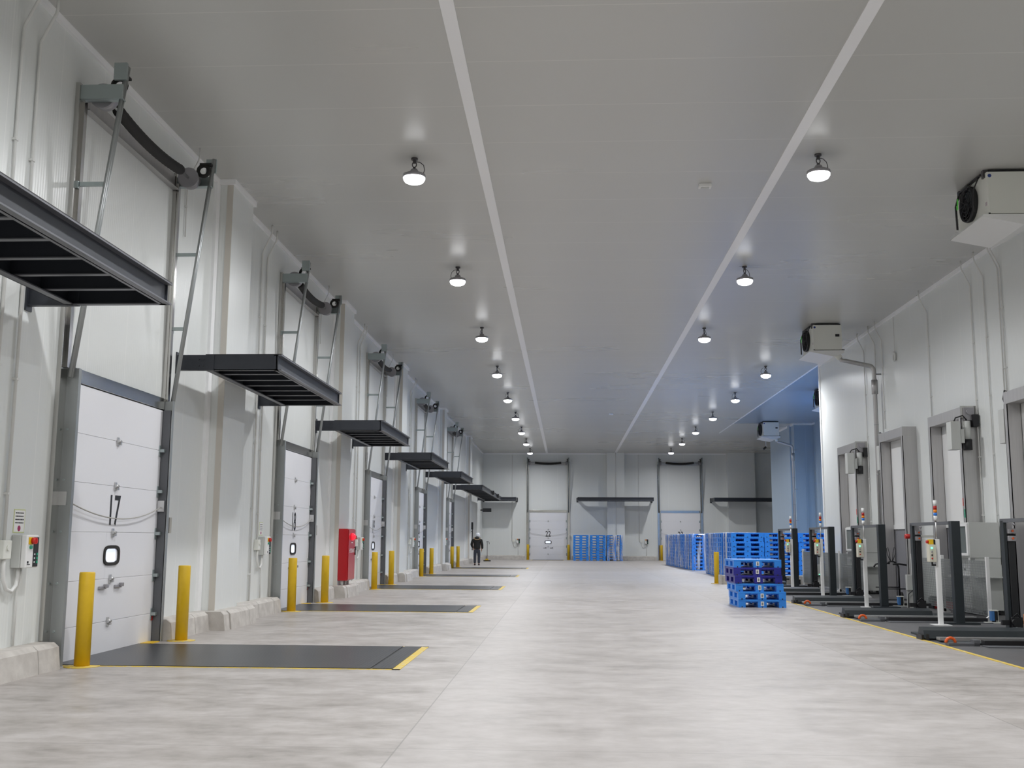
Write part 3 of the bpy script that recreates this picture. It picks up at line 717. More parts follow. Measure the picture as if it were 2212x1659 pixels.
# ------------------------------------------------------------------ air coolers
def air_cooler(loc, label):
    t_ = thing('air_cooler', label, 'air cooler', loc, 0, 'white ceiling air coolers')
    # x 0..0.80 across, y 0..1.35 deep, z 0 at the ceiling
    MB().b(0.0, 0.80, 0.0, 1.35, -0.78, -0.06, 0.008).build('housing', M_OFFW, t_)
    MB().b(0.05, 0.78, 0.03, 1.32, -0.06, -0.02).build('top_gap_strip', M_BLACK, t_)
    for y in (0.12, 1.22): MB().b(-0.03, 0.06, y - 0.04, y + 0.04, -0.14, 0.0).build('hanger', M_STEM, t_)
    m = MB(); m.prism([(-0.13, -0.84), (-0.10, -0.80), (0.84, -0.80), (0.86, -0.86), (0.55, -0.98)], 'y', -0.02, 1.42)
    m.build('drain_pan', M_WHITE, t_)
    fan = MB().lathe([(0.30, -0.0), (0.315, 0.05), (0.30, 0.10), (0.28, 0.05), (0.30, 0.0)], 32).xf(Matrix.Rotation(-PI / 2, 4, 'Y')).xf(Matrix.Translation((0.0, 0.72, -0.40))).build('fan_ring', M_BLACK, t_)
    m = MB()
    for k in range(7):
        a = 2 * PI * k / 7; c, s_ = math.cos(a), math.sin(a); c2, s2 = math.cos(a + 0.55), math.sin(a + 0.55)
        v = [m.bm.verts.new(p) for p in [(-0.03, 0.72 + 0.05 * c, -0.40 + 0.05 * s_), (-0.055, 0.72 + 0.27 * c, -0.40 + 0.27 * s_), (-0.015, 0.72 + 0.27 * c2, -0.40 + 0.27 * s2), (-0.01, 0.72 + 0.05 * c2, -0.40 + 0.05 * s2)]]
        q = [m.bm.verts.new(x.co + Vector((0.006, 0, 0))) for x in v]
        m.bm.faces.new(v); m.bm.faces.new(q[::-1])
        for i in range(4): m.bm.faces.new((v[i], q[i], q[(i + 1) % 4], v[(i + 1) % 4]))
    m.build('fan_blades', M_MACH, fan)
    MB().cyl((-0.002, 0.72, -0.40), (-0.006, 0.72, -0.40), 0.285, n=32).build('fan_opening', M_BLACK, fan)
    m = MB()
    for r in (0.08, 0.14, 0.20, 0.26): m.tube([(-0.105, 0.72 + r * math.cos(a), -0.40 + r * math.sin(a)) for a in [2 * PI * k / 28 for k in range(28)]], 0.004, 5, closed=True)
    for k in range(6):
        a = PI * k / 6; m.tube([(-0.105, 0.72 - 0.29 * math.cos(a), -0.40 - 0.29 * math.sin(a)), (-0.105, 0.72 + 0.29 * math.cos(a), -0.40 + 0.29 * math.sin(a))], 0.004, 5)
    m.build('fan_guard', M_BLACK, fan)
    MB().tube([(-0.02, 0.28, -0.05), (-0.05, 0.30, -0.12), (-0.09, 0.36, -0.25), (-0.09, 0.40, -0.5), (-0.06, 0.42, -0.62)], 0.012, 6).tube([(-0.02, 1.22, -0.08), (-0.10, 1.17, -0.30), (-0.10, 1.15, -0.72)], 0.018, 6).tube([(-0.04, 1.2, -0.06), (-0.05, 0.8, -0.05), (-0.03, 0.2, -0.05)], 0.014, 6).build('cable', M_BLACK, t_)
    MB().b(0.615, 0.73, -0.008, 0, -0.40, -0.33).build('name_plate', M_BLACK, t_)
    MB().b(-0.112, -0.106, 1.02, 1.08, -0.30, -0.20).b(-0.112, -0.106, 1.04, 1.11, -0.38, -0.30).build('green_tag', M_GREENT, t_)
    MB().cyl((0.04, 0.0, -0.13), (0.04, -0.006, -0.13), 0.03, n=16).build('round_badge', mat('badge_blue', (0.03, 0.06, 0.25), 0.4), t_)
    MB().b(-0.004, 0.0, 0.06, 0.12, -0.62, -0.56).build('small_label', mat('pale_mauve_label', (0.5, 0.42, 0.46), 0.6), t_)
    MB().cyl((0.80, 0.25, -0.2), (0.84, 0.25, -0.2), 0.07, n=16).build('side_gland', M_BLACK, t_)
    MB().b(-0.01, 0.02, -0.006, 0.0, -0.80, -0.77).b(0.78, 0.86, -0.02, 0, -0.80, -0.775).build('latch', M_BLACK, t_)
    return t_
air_cooler((7.02, 17.3, H), 'nearest white air cooler, cut by the right edge under the ceiling')
AC2 = air_cooler((7.08, 30.1, H), 'white air cooler with insulated drain pipe before the right wall')
air_cooler((10.35, 42.8, H), 'white air cooler half hidden behind the corner of the right wall')
air_cooler((10.33, 55.6, H), 'farthest white air cooler, hanging in the bluish recess')
def drain_pipe(loc, xe, label, zlow=0.4, short=False):
    """starts at the pan outlet, runs to xe (relative) and down the wall"""
    t_ = thing('drain_pipe', label, 'pipe', loc, 0, 'insulated drain pipes')
    pts = [(0, 0, 0), (0.10, 0, -0.14), (0.22, -0.02, -0.16), (xe - 0.16, -0.06, -0.30)]
    for k in range(1, 6):
        a = PI / 2 * k / 5; pts.append((xe - 0.16 + 0.16 * math.sin(a), -0.06, -0.46 + 0.16 * math.cos(a)))
    pts.append((xe, -0.06, zlow - loc[2]))
    MB().tube(pts, 0.062, 14).build('insulated_pipe', M_STAIN2, t_)
    MB().cyl((-0.06, 0, 0.06), (0.06, 0, -0.08), 0.09, n=16).build('outlet_elbow', M_OFFW, t_)
    MB().cyl((xe, -0.06, -0.72), (xe, -0.06, -1.12), 0.088, n=18).cyl((xe, -0.06, -0.70), (xe, -0.06, -0.72), 0.075, n=18).build('coupling_sleeve', M_STAIN2, t_)
    m = MB()
    for z in (-2.0, -3.4, -4.8): m.cyl((xe, -0.06, z - 0.01), (xe, -0.06, z + 0.01), 0.066, n=14)
    for z in (-0.55, -2.6, -4.2): m.b(xe + 0.04, xe + 0.20, -0.075, -0.045, z - 0.02, z + 0.02)
    m.build('pipe_clamp', M_GALV, t_)
    return t_
drain_pipe((7.80, 30.3, 6.74), 0.98, 'insulated drain pipe from the air cooler down the right wall')
drain_pipe((11.05, 56.0, 6.72), 0.82, 'insulated drain pipe from the farthest air cooler in the recess')
drain_pipe((7.78, 17.5, 6.74), 1.0, 'drain pipe elbow of the nearest air cooler at the right edge')

# detectors, camera
t_ = thing('smoke_detector', 'small white box on the ceiling between the cover strips, nearer one', 'detector', (2.44, 17.95, H), 0, 'ceiling detectors')
MB().b(-0.11, 0.11, -0.07, 0.07, -0.07, 0, 0.012).build('box', M_WHITE, t_); MB().b(-0.07, 0.07, -0.05, 0.05, -0.085, -0.07, 0.005).build('cover', M_CABGREY, t_)
dup(t_, (2.24, 52.2, H), 0, 'small box on the ceiling between the cover strips, farther one')
t_ = thing('security_camera', 'small dark security camera hanging at the far right corner of the ceiling', 'camera', (11.25, 60, H), 0)
MB().tube([(0, 0, 0), (0, 0, -0.95)], 0.02, 8).build('drop_pole', M_PIPE, t_); MB().cyl((-0.02, -0.02, -1.0), (-0.16, -0.2, -1.12), 0.06, n=12).build('camera_head', M_BLACK, t_)

# ------------------------------------------------------------------ steel-framed doors on the right wall
def steel_door(idx, y0, y1, label, motor):
    """local X runs along the wall towards the viewpoint (right when facing it), -Y is out into the hall"""
    D = thing('door_%d' % idx, label, 'door', (XR, (y0 + y1) / 2, 0), -PI / 2, kind='structure')
    hw = (y1 - y0) / 2; dp = 0.36; zt = 4.40; hh = 0.24
    # header box
    MB().b(-hw, hw, -dp, 0, zt - hh, zt, 0.004).build('header_box', M_STAIN2, D)
    for sg in (-1, 1):
        x0, x1 = (-hw, -hw + 0.14) if sg < 0 else (hw - 0.14, hw)
        m = MB().b(x0, x1, -dp, -dp + 0.015, 0, zt - hh)
        xs = x0 if sg < 0 else x1 - 0.015
        m.b(xs, xs + 0.015, -dp, 0, 0, zt - hh)
        xi = x1 - 0.015 if sg < 0 else x0
        m.b(xi, xi + 0.015, -dp, -0.10, 0, zt - hh); m.b(min(xi, xi + sg * 0.0), xi + 0.015, -0.06, 0, 0, zt - hh)
        m.build('side_pillar', M_STAIN2, D)
    MB().b(-hw + 0.14, hw - 0.14, -0.09, -0.06, 1.86, zt - hh).build('curtain', M_WHITE, D)
    MB().b(-hw + 0.10, hw - 0.10, -0.11, -0.05, 1.80, 1.92).build('bottom_bar', M_WHITE, D)
    MB().b(-hw + 0.14, hw - 0.14, -0.075, -0.045, 0.0, 1.79).b(-hw + 0.14, -hw + 0.19, -0.085, -0.045, 0, 1.79).b(-hw + 0.25, -hw + 0.32, -0.08, -0.07, 1.66, 1.72).build('kick_panel', M_PANELG, D)
    if motor == 'right':
        xm = hw - 0.03
        e = MB().b(hw, hw + 0.012, -dp, 0, zt - hh - 0.01, zt + 0.02).build('end_plate', M_STAIN, D)
        MB().cyl((hw + 0.012, -0.20, zt - 0.12), (hw + 0.10, -0.20, zt - 0.12), 0.06, n=14).b(hw + 0.01, hw + 0.07, -0.3, -0.08, zt - 0.3, zt - 0.02).build('gear_unit', M_HOUS, D)
        mo = MB().cyl((hw + 0.07, -0.26, zt - 0.32), (hw + 0.07, -0.26, zt - 0.72), 0.075, n=16).build('drive_motor', M_CABGREY, D)
        MB().cyl((hw + 0.07, -0.26, zt - 0.72), (hw + 0.07, -0.26, zt - 0.95), 0.09, n=16).build('motor_cap', M_BLACK, mo)
        MB().b(hw + 0.02, hw + 0.16, -0.15, -0.03, zt - 0.45, zt - 0.18).build('brake_housing', M_BLACK, D)
        MB().b(hw - 0.05, hw + 0.22, -dp - 0.30, -dp - 0.10, zt - 0.95, zt - 0.34, 0.01).b(hw + 0.0, hw + 0.15, -dp - 0.11, -dp + 0.01, zt - 0.8, zt - 0.5).build('drive_control_box', M_CABGREY, D)
        MB().tube([(hw + 0.08, -0.26, zt - 0.3), (hw + 0.10, -0.35, zt - 0.2), (hw + 0.08, -0.5, zt - 0.25), (hw + 0.08, -0.55, zt - 0.36)], 0.016, 6).build('motor_cable', M_BLACK, D)
        MB().b(hw - 0.13, hw - 0.10, -dp - 0.006, -dp, 2.25, 2.42).build('red_marker', mat('red_orange_tag', (0.65, 0.05, 0.02), 0.5), D)
        MB().b(hw - 0.08, hw - 0.02, -dp - 0.006, -dp, 2.0, 2.18).build('green_marker', M_GREENB, D)
    else:
        MB().b(-hw - 0.40, -hw - 0.14, -0.32, -0.06, zt - 0.98, zt - 0.30, 0.01).build('drive_control_box', M_CABGREY, D)
        MB().cyl((-hw - 0.07, -0.25, zt - 0.05), (-hw - 0.07, -0.25, zt - 0.55), 0.07, n=14).build('drive_motor', M_CABGREY, D)
        MB().cyl((-hw - 0.07, -0.25, zt - 0.55), (-hw - 0.07, -0.25, zt - 0.98), 0.075, n=14).build('motor_cap', M_BLACK, D)
        MB().tube([(-hw - 0.05, -0.2, zt), (-hw - 0.12, -0.28, zt + 0.06), (-hw - 0.2, -0.28, zt - 0.1), (-hw - 0.25, -0.2, zt - 0.3)], 0.016, 6).build('motor_cable', M_BLACK, D)
        MB().tube([(-hw - 0.27, -0.1, zt - 0.98), (-hw - 0.27, -0.04, zt - 1.2), (-hw - 0.26, -0.03, 1.0)], 0.012, 6).build('supply_cable', M_BLACK, D)
    return D
steel_door(1, 31.9, 34.0, 'steel framed white door on the right wall, farthest of the four', 'right')
steel_door(2, 27.45, 29.5, 'steel framed white door on the right wall with hand truck before it', 'left')
steel_door(3, 23.4, 25.5, 'steel framed white door on the right wall with motor on its right shoulder', 'right')
steel_door(4, 19.0, 21.1, 'steel framed white door on the right wall, nearest, cut by the right edge', 'left')

# ------------------------------------------------------------------ right floor plate
t_ = thing('floor_plate', 'dark checker floor plate along the right wall under the strapping machines', 'floor plate', (0, 0, 0))
MB().b(5.46, XR, YB, 36.8, 0.0, 0.006).build('plate', M_FLOORPLATE, t_)
MB().b(5.40, 5.46, YB, 36.8, 0.0, 0.008).build('yellow_edge', M_YELLINE, t_)

# ------------------------------------------------------------------ strapping machines: portal with black film column, floor unit reaching to the aisle
def strapping_machine(label, loc):
    T = thing('strapping_machine', label, 'machine', loc, 0, 'dark strapping machines on the right')
    # x=0 is the portal plane, y=0 the black column
    MB().b(-1.55, 0.66, -1.75, 0.15, 0.006, 0.035, 0.004).build('floor_frame', M_MACH, T)
    MB().prism([(-1.05, 0.035), (-1.0, 0.15), (-0.80, 0.19), (-0.72, 0.035)], 'x', -1.72, -0.05).build('raised_bar', M_MACH, T)
    MB().b(-1.75, -1.55, -1.0, -0.75, 0.006, 0.08).b(-1.70, -1.66, -1.08, -1.04, 0.006, 0.10).build('bar_foot', M_BLACK, T)
    m = MB().b(-1.60, 0.66, -1.36, -1.20, 0.035, 0.060); m.b(-1.60, 0.66, -1.36, -1.34, 0.06, 0.075).b(-1.60, 0.66, -1.29, -1.27, 0.06, 0.07).b(-1.60, 0.66, -1.22, -1.20, 0.06, 0.075)
    m.build('guide_rail', M_ALU, T)
    MB().b(-1.15, 0.66, -1.90, -1.75, 0.006, 0.085, 0.004).build('lance_channel', M_BLACK, T)
    MB().b(-1.20, 0.66, -2.15, -1.90, 0.006, 0.020).build('cover_plate', M_MACH2, T)
    # orange chain wheel cover at the aisle end
    MB().tube([(-1.60 + 0.066 * math.cos(a), -1.80, 0.045 + 0.066 * math.sin(a)) for a in [PI * k / 12 for k in range(13)]], 0.022, 8).build('chain_guide', M_ORANGE, T)
    MB().b(-1.66, -1.22, -1.90, -1.752, 0.006, 0.045).b(-1.30, -1.22, -1.90, -1.752, 0.006, 0.09).build('chain_tray', M_MACH2, T)
    # portal
    MB().b(-0.06, -0.015, -0.07, 0.07, 0.035, 1.83).build('column_plate', M_MACH, T)
    MB().b(0.0, 0.12, -0.06, 0.06, 0.18, 1.62, 0.015).build('strap_column', M_BLACK, T)
    for z in (1.50, 1.62):
        hd = MB().b(-0.01, 0.12, -0.12, -0.03, z, z + 0.085, 0.008).build('sensor_head', M_HOUS, T)
        MB().cyl((0.06, -0.12, z + 0.045), (0.06, -0.135, z + 0.045), 0.018, n=10).build('sensor_eye', M_ORANGE, hd)
    MB().b(0.0, 0.09, -0.04, 0.04, 1.70, 1.80).cyl((0.10, -0.05, 1.77), (0.14, -0.05, 1.77), 0.018, n=10).build('top_pulley', M_HOUS, T)
    MB().b(-0.04, 0.14, -0.12, 0.10, 0.10, 0.30, 0.01).cyl((0.0, -0.12, 0.22), (0.0, -0.18, 0.22), 0.05, n=12).b(-0.18, -0.05, -0.10, -0.04, 0.17, 0.25).b(0.14, 0.24, -0.09, -0.05, 0.19, 0.24).tube([(-0.02, -0.15, 0.3), (0.03, -0.17, 0.36), (0.08, -0.15, 0.30)], 0.012, 6).build('sealing_head', M_BLACK, T)
    MB().b(-0.03, 0.0, -0.15, -0.12, 0.035, 0.14).b(0.06, 0.09, -0.15, -0.12, 0.035, 0.14).cyl((0.03, -0.12, 0.09), (0.03, -0.15, 0.09), 0.055, n=14).build('head_bracket', M_ALU, T)
    MB().b(-0.10, 0.06, -2.42, -2.27, 0.035, 1.86, 0.006).build('mast', M_MACH, T)
    MB().b(-0.30, 0.30, -2.50, -2.20, 0.006, 0.04).build('mast_base', M_MACH, T)
    MB().b(-0.06, 0.02, -2.30, 0.07, 1.80, 1.86).b(-0.04, 0.0, -2.27, -2.12, 1.70, 1.80).build('top_beam', M_MACH2, T)
    return T
S0 = None
slab = ['nearest, cut by the right edge of the view', 'behind the nearest control post', 'standing before the hand truck', 'standing before the farther grey cabinet', 'farthest, just behind the small blue pallet stack']
for k in range(5):
    loc = (7.15, 17.75 + 4.58 * k, 0)
    if S0 is None: S0 = strapping_machine('dark strapping machine portal, ' + slab[0], loc)
    else: dup(S0, loc, 0, 'dark strapping machine portal, ' + slab[k])

def control_post(label, loc):
    T = thing('control_post', label, 'control post', loc, 0, 'control posts with light towers')
    MB().b(-0.04, 0.04, -0.04, 0.04, 0.008, 1.53, 0.008).build('post', M_WHITE, T)
    MB().b(-0.15, 0.15, -0.15, 0.15, 0.006, 0.016).build('base_plate', M_WHITE, T)
    MB().cyl((0.0, 0, 1.53), (0.0, 0, 1.87), 0.012, n=10).build('tower_stem', M_ALU, T)
    z = 1.86
    for nm, m_, h in (('tower_base', M_WHITE, 0.09), ('blue_light', M_BLUEL, 0.055), ('amber_light', M_AMBER, 0.055), ('red_light', mat('dark_red_lens', (0.40, 0.01, 0.01), 0.3), 0.07), ('tower_cap', M_WHITE, 0.10)):
        MB().cyl((0, 0, z), (0, 0, z + h), 0.032, n=16).build(nm, m_, T); z += h
    b_ = MB().b(-0.17, -0.045, -0.09, 0.06, 1.12, 1.43, 0.008).build('button_box', mat('ivory_box', (0.66, 0.63, 0.52), 0.45), T)
    MB().cyl((-0.125, -0.09, 1.37), (-0.125, -0.108, 1.37), 0.018, n=12).build('lit_button', M_GLOWG, b_)
    for z, mm in ((1.305, M_HOUS), (1.245, M_INK), (1.185, M_REDK)): MB().cyl((-0.125, -0.09, z), (-0.125, -0.108, z), 0.014, n=12).build('push_button', mm, b_)
    e = MB().b(-0.15, -0.05, -0.05, 0.05, 1.435, 1.525, 0.004).build('emergency_stop_box', M_YEL, T)
    MB().cyl((-0.15, 0, 1.48), (-0.19, 0, 1.48), 0.028, n=14).build('emergency_stop', M_REDK, e)
    MB().b(-0.075, -0.045, -0.052, 0.052, 1.435, 1.525).cyl((-0.10, 0, 1.08), (-0.10, 0, 1.12), 0.015, n=8).b(-0.11, -0.03, -0.02, 0.02, 1.05, 1.08).build('cable_gland', M_BLACK, T)
    return T
cp = None
for (x, y), nm in zip(((6.71, 19.72), (6.80, 24.77), (6.82, 28.98), (6.95, 33.4)), ('nearest of the four, by the red toolbox', 'second from the viewpoint, before the farther grey cabinet', 'third from the viewpoint', 'farthest, partly behind the small blue pallet stack')):
    lab = 'white control post with light tower, ' + nm
    if cp is None: cp = control_post(lab, (x, y, 0))
    else: dup(cp, (x, y, 0), 0, lab)

# ------------------------------------------------------------------ mesh fence
def fence(x, y0, y1, label, end=False):
    T = thing('mesh_fence', label, 'fence', (x, y0, 0), 0, 'white wire mesh fences')
    L = y1 - y0; h = 1.12; zb = 0.10
    MB().b(-0.03, 0.03, -0.03, 0.03, 0.02, 1.20, 0.004).build('post', M_WHITE, T)
    MB().prism([(-0.12, 0.006), (0.12, 0.006), (0.12, 0.02), (0.03, 0.10), (-0.03, 0.10), (-0.12, 0.02)], 'y', -0.03, 0.03).build('post_foot', M_WHITE, T)
    if end:
        MB().b(-0.03, 0.03, L - 0.03, L + 0.03, 0.006, 1.20, 0.004).build('post', M_WHITE, T)
    m = MB(); r = 0.0048
    y = 0.06
    while y < L - 0.03: m.b(-r, r, y - r, y + r, zb, h); y += 0.055
    z = zb
    while z <= h + 0.001: m.b(-r + 0.006, r + 0.006, 0.03, L - 0.03, z - r, z + r); z += 0.051
    m.build('wire_mesh', M_GALV, T)
    return T
fence(7.97, 15.4, 18.0, 'white wire mesh fence nearest the viewpoint at the right edge')
fence(7.97, 20.73, 23.27, 'white wire mesh fence in front of the nearer grey cabinet')
fence(8.02, 23.3, 25.25, 'white wire mesh fence beside the red toolbox', end=True)
fence(7.95, 28.9, 31.6, 'white wire mesh fence in front of the farther grey cabinet')
fence(7.95, 31.62, 34.4, 'white wire mesh fence between the farther cabinet and the kerb, near panel')
fence(8.02, 34.42, 36.7, 'white wire mesh fence ending at the kerb by the blue pallets', end=True)

# ------------------------------------------------------------------ cabinets with screens
def cabinet(label, loc, dp):
    T = thing('terminal_cabinet', label, 'cabinet', loc, 0, 'grey terminal cabinets')
    # x 0..0.65 , y 0..dp ; screen on the -x face
    MB().prism([(0.10, 0.10), (0.62, 0.10), (0.62, 1.02), (0.0, 1.02), (0.0, 0.16)], 'y', 0, dp).build('lower_body', M_CABGREY, T)
    MB().b(0.0, 0.62, 0, dp, 1.16, 1.88, 0.006).b(0.10, 0.62, 0.02, dp - 0.02, 1.0, 1.18).build('upper_body', M_CABGREY, T)
    MB().b(-0.012, 0.0, 0.0, dp, 0.14, 1.02).build('front_panel', M_WHITE, T)
    fr = MB().b(-0.03, 0.0, 0.02, dp - 0.02, 1.20, 1.25).b(-0.03, 0.0, 0.02, dp - 0.02, 1.80, 1.86).b(-0.03, 0.0, 0.02, 0.10, 1.25, 1.80).b(-0.03, 0.0, dp - 0.10, dp - 0.02, 1.25, 1.80).build('screen_frame', M_WHITE, T)
    MB().b(-0.015, -0.004, 0.10, dp - 0.10, 1.25, 1.80).build('screen', M_GLASSD, fr)
    MB().b(-0.016, 0.0, 0.0, 0.06, 1.02, 1.16).b(-0.016, 0, dp - 0.06, dp, 1.02, 1.16).build('side_cheek', M_WHITE, T)
    MB().b(-0.014, -0.012, dp * 0.5, dp * 0.62, 0.88, 0.95).cyl((-0.012, dp * 0.3, 0.92), (-0.03, dp * 0.3, 0.92), 0.02, n=10).build('lock', M_BLACK, T)
    MB().b(-0.16, 0.0, 0.02, dp - 0.02, 0.78, 0.80).b(-0.16, -0.15, 0.02, dp - 0.02, 0.74, 0.80).build('pull_out_shelf', M_WHITE, T)
    MB().b(0.05, 0.60, -0.22, 0.0, 0.76, 0.785).build('side_shelf', M_CABGREY, T)
    for x, y in ((0.14, 0.08), (0.55, 0.08), (0.14, dp - 0.1), (0.55, dp - 0.1)): MB().cyl((x - 0.015, y, 0.05), (x + 0.015, y, 0.05), 0.044, n=14).b(x - 0.02, x + 0.02, y - 0.02, y + 0.02, 0.06, 0.105).build('caster', M_BLACK, T)
    return T
cabinet('grey terminal cabinet with screen behind the nearer mesh fence', (8.28, 22.4, 0.0), 0.95)
cabinet('grey terminal cabinet with screen behind the second control post, farther one', (8.2, 30.7, 0.0), 1.0)

# hand truck
T = thing('hand_truck', 'black tubular hand truck standing before the second steel door', 'hand truck', (8.33, 27.9, 0))
m = MB()
arch = [(-0.17, 0, 0.03), (-0.17, 0, 0.75)] + [(-0.17 * math.cos(a), 0, 0.80 + 0.17 * math.sin(a)) for a in [PI * k / 10 for k in range(11)]] + [(0.17, 0, 0.75), (0.17, 0, 0.03)]
m.tube(arch, 0.022, 10).build('frame_arch', M_BLACK, T)
MB().tube([(-0.45, 0, 0.83), (-0.40, 0, 0.90), (-0.25, 0, 0.93), (-0.05, 0, 0.92)], 0.022, 8).tube([(0.02, -0.03, 0.90), (0.18, -0.03, 0.91), (0.36, -0.03, 0.88), (0.44, -0.03, 0.80)], 0.022, 8).build('handle', M_BLACK, T)
MB().tube([(-0.42, 0.02, 0.32), (0.18, 0.02, 0.32)], 0.014, 6).tube([(-0.18, -0.02, 0.28), (0.44, -0.02, 0.28)], 0.014, 6).build('cross_bar', M_BLACK, T)
MB().b(-0.30, 0.30, -0.28, 0.02, 0.008, 0.03).build('toe_plate', M_BLACK, T)
for s_ in (-1, 1): MB().tube([(0.02 * s_, 0, 0.95), (0.05 * s_, 0, 1.20), (0.08 * s_, 0, 1.33), (0.11 * s_, 0, 1.30), (0.10 * s_, 0, 1.15), (0.03 * s_, 0, 0.98)], 0.008, 6).build('wire_loop', M_BLACK, T)
for s_ in (-1, 1): MB().cyl((s_ * 0.24 - 0.02, 0.08, 0.10), (s_ * 0.24 + 0.02, 0.08, 0.10), 0.10, n=18).build('wheel', M_RUBBER, T)

# toolbox
T = thing('toolbox', 'red toolbox with dark lid on the floor behind the nearest control post', 'toolbox', (8.42, 24.55, 0))
MB().b(-0.24, 0.24, -0.15, 0.15, 0.008, 0.17, 0.008).build('box', M_REDK, T)
MB().prism([(-0.27, 0.17), (0.27, 0.17), (0.25, 0.25), (0.2, 0.27), (-0.2, 0.27), (-0.25, 0.25)], 'y', -0.165, 0.165).build('lid', mat('olive_black_lid', (0.035, 0.04, 0.03), 0.5), T)
MB().b(-0.27, -0.24, -0.16, 0.16, 0.008, 0.18).b(0.24, 0.27, -0.16, 0.16, 0.008, 0.18).build('corner_guard', M_BLACK, T)

# small floor sensors
sb = None
for (x, y), nm in zip(((7.85, 20.25), (7.62, 25.0), (7.65, 29.6), (7.6, 35.6)), ('nearest, before the mesh fence', 'second, beside the hand truck', 'third, by the farther cabinet', 'farthest, near the kerb')):
    lab = 'small blue and white photocell on a low stand, ' + nm
    if sb is None:
        sb = thing('photocell', lab, 'sensor', (x, y, 0), 0, 'photocells on low stands')
        MB().b(-0.17, 0.16, -0.06, 0.06, 0.006, 0.03, 0.005).b(0.06, 0.08, -0.02, 0.02, 0.03, 0.22).build('stand', M_OFFW, sb)
        MB().b(-0.06, 0.0, -0.05, 0.05, 0.05, 0.23, 0.008).build('blue_housing', mat('sensor_blue', (0.05, 0.17, 0.42), 0.4), sb)
        MB().b(0.0, 0.06, -0.045, 0.045, 0.06, 0.22, 0.006).b(-0.03, 0.03, -0.03, 0.03, 0.03, 0.06).build('dark_housing', M_BLACK, sb)
        MB().b(-0.065, 0.07, -0.055, 0.055, 0.23, 0.245).build('top_cover', M_OFFW, sb)
    else: dup(sb, (x, y, 0), 0, lab)
# electrical boxes
eb = None
for (x, y), nm in zip(((7.75, 24.6), (7.85, 34.0)), ('left of the nearer strapping column', 'among the farther machines before the blue pallets')):
    lab = 'grey electrical box on a thin stand, ' + nm
    if eb is None:
        eb = thing('electrical_box', lab, 'electrical box', (x, y, 0), 0, 'electrical boxes by the machines')
        MB().b(-0.10, 0.10, -0.06, 0.06, 0.40, 0.74, 0.006).build('box', M_CABGREY, eb)
        MB().b(-0.09, 0.09, 0.0, 0.04, 0.006, 0.40).build('stand', M_CABGREY, eb)
        MB().cyl((0.05, -0.06, 0.44), (0.05, -0.08, 0.44), 0.016, n=10).build('green_lamp', M_GLOWG, eb)
        MB().tube([(0.05, -0.08, 0.42), (-0.02, -0.10, 0.38), (-0.09, -0.10, 0.32), (-0.10, -0.10, 0.15), (-0.10, -0.10, 0.01)], 0.012, 6).build('cable', M_BLACK, eb)
    else: dup(eb, (x, y, 0), 0, lab)
T = thing('warning_beacon', 'red rotating beacon on a white bracket beside the third steel door', 'lamp', (8.25, 25.75, 1.60))
MB().cyl((-0.22, 0, 0), (-0.08, 0, 0), 0.055, n=16).build('red_dome', M_REDK, T); MB().cyl((-0.08, 0, 0), (-0.02, 0, 0), 0.06, n=16).b(-0.02, 0.12, -0.06, 0.06, -0.06, 0.08).b(0.1, 0.72, -0.02, 0.02, -0.03, 0.03).build('bracket', M_OFFW, T)

# ------------------------------------------------------------------ pallets
PW, PD, PH = 1.06, 1.24, 0.1765     # short side, long side, height
def pallet_boxes():
    deck = [(-PW / 2, PW / 2, -PD / 2, PD / 2, PH - 0.045, PH)]
    runs = []
    for x0, x1 in ((-PW / 2, -PW / 2 + 0.16), (-0.095, 0.095), (PW / 2 - 0.16, PW / 2)):
        r = [(x0, x1, -PD / 2, PD / 2, 0.0, 0.03)]
        for y0, y1 in ((-PD / 2, -PD / 2 + 0.19), (-0.12, 0.12), (PD / 2 - 0.19, PD / 2)): r.append((x0, x1, y0, y1, 0.03, PH - 0.045))
        runs.append(r)
    return deck, runs
deck_b, runs_b = pallet_boxes()
def add_deck(m):
    for q in deck_b: m.b(*q, bev=0.006)
    # underside ribs seen in the fork openings
    for k in range(7):
        y = -PD / 2 + 0.12 + k * (PD - 0.24) / 6
        m.b(-PW / 2 + 0.02, PW / 2 - 0.02, y - 0.006, y + 0.006, PH - 0.075, PH - 0.045)
    for x in (-0.30, 0.30):
        for dx in (-0.06, 0.06): m.b(x + dx - 0.005, x + dx + 0.005, -PD / 2 + 0.02, PD / 2 - 0.02, PH - 0.075, PH - 0.045)
def pallet_parts(name, label, cat_mat, loc, rz, group):
    T = thing(name, label, 'pallet', loc, rz, group)
    m = MB(); add_deck(m); m.build('deck', cat_mat, T)
    for r in runs_b:
        m = MB()
        for q in r: m.b(*q, bev=0.005)
        ru = m.build('runner', cat_mat, T)
        xc = (r[0][0] + r[0][1]) / 2
        MB().b(xc - 0.012, xc + 0.012, -PD / 2 - 0.002, -PD / 2 + 0.02, 0.0, 0.028).build('drain_notch', M_BLACK, ru)
    lb = MB().b(-0.035, 0.035, -PD / 2 - 0.003, -PD / 2, 0.038, 0.135).build('sticker', M_PAPER, T)
    m = MB(); z = 0.052; rnd = random.Random(3)
    while z < 0.118:
        h = rnd.choice((0.003, 0.005, 0.008)); m.b(-0.018, 0.018, -PD / 2 - 0.0038, -PD / 2 - 0.003, z, z + h); z += h + rnd.choice((0.003, 0.005))
    m.build('barcode', M_INK, lb)
    return T
zpos = ['lowest', 'second lowest', 'third lowest', 'fourth lowest', 'fifth lowest', 'fifth highest', 'fourth highest', 'third highest', 'second highest', 'topmost']
fx, fy = 4.34, 24.3 + PD / 2
fs = ['lowest', 'second from the bottom', 'third from the bottom', 'upper of the two navy ones', 'lower navy', 'topmost']
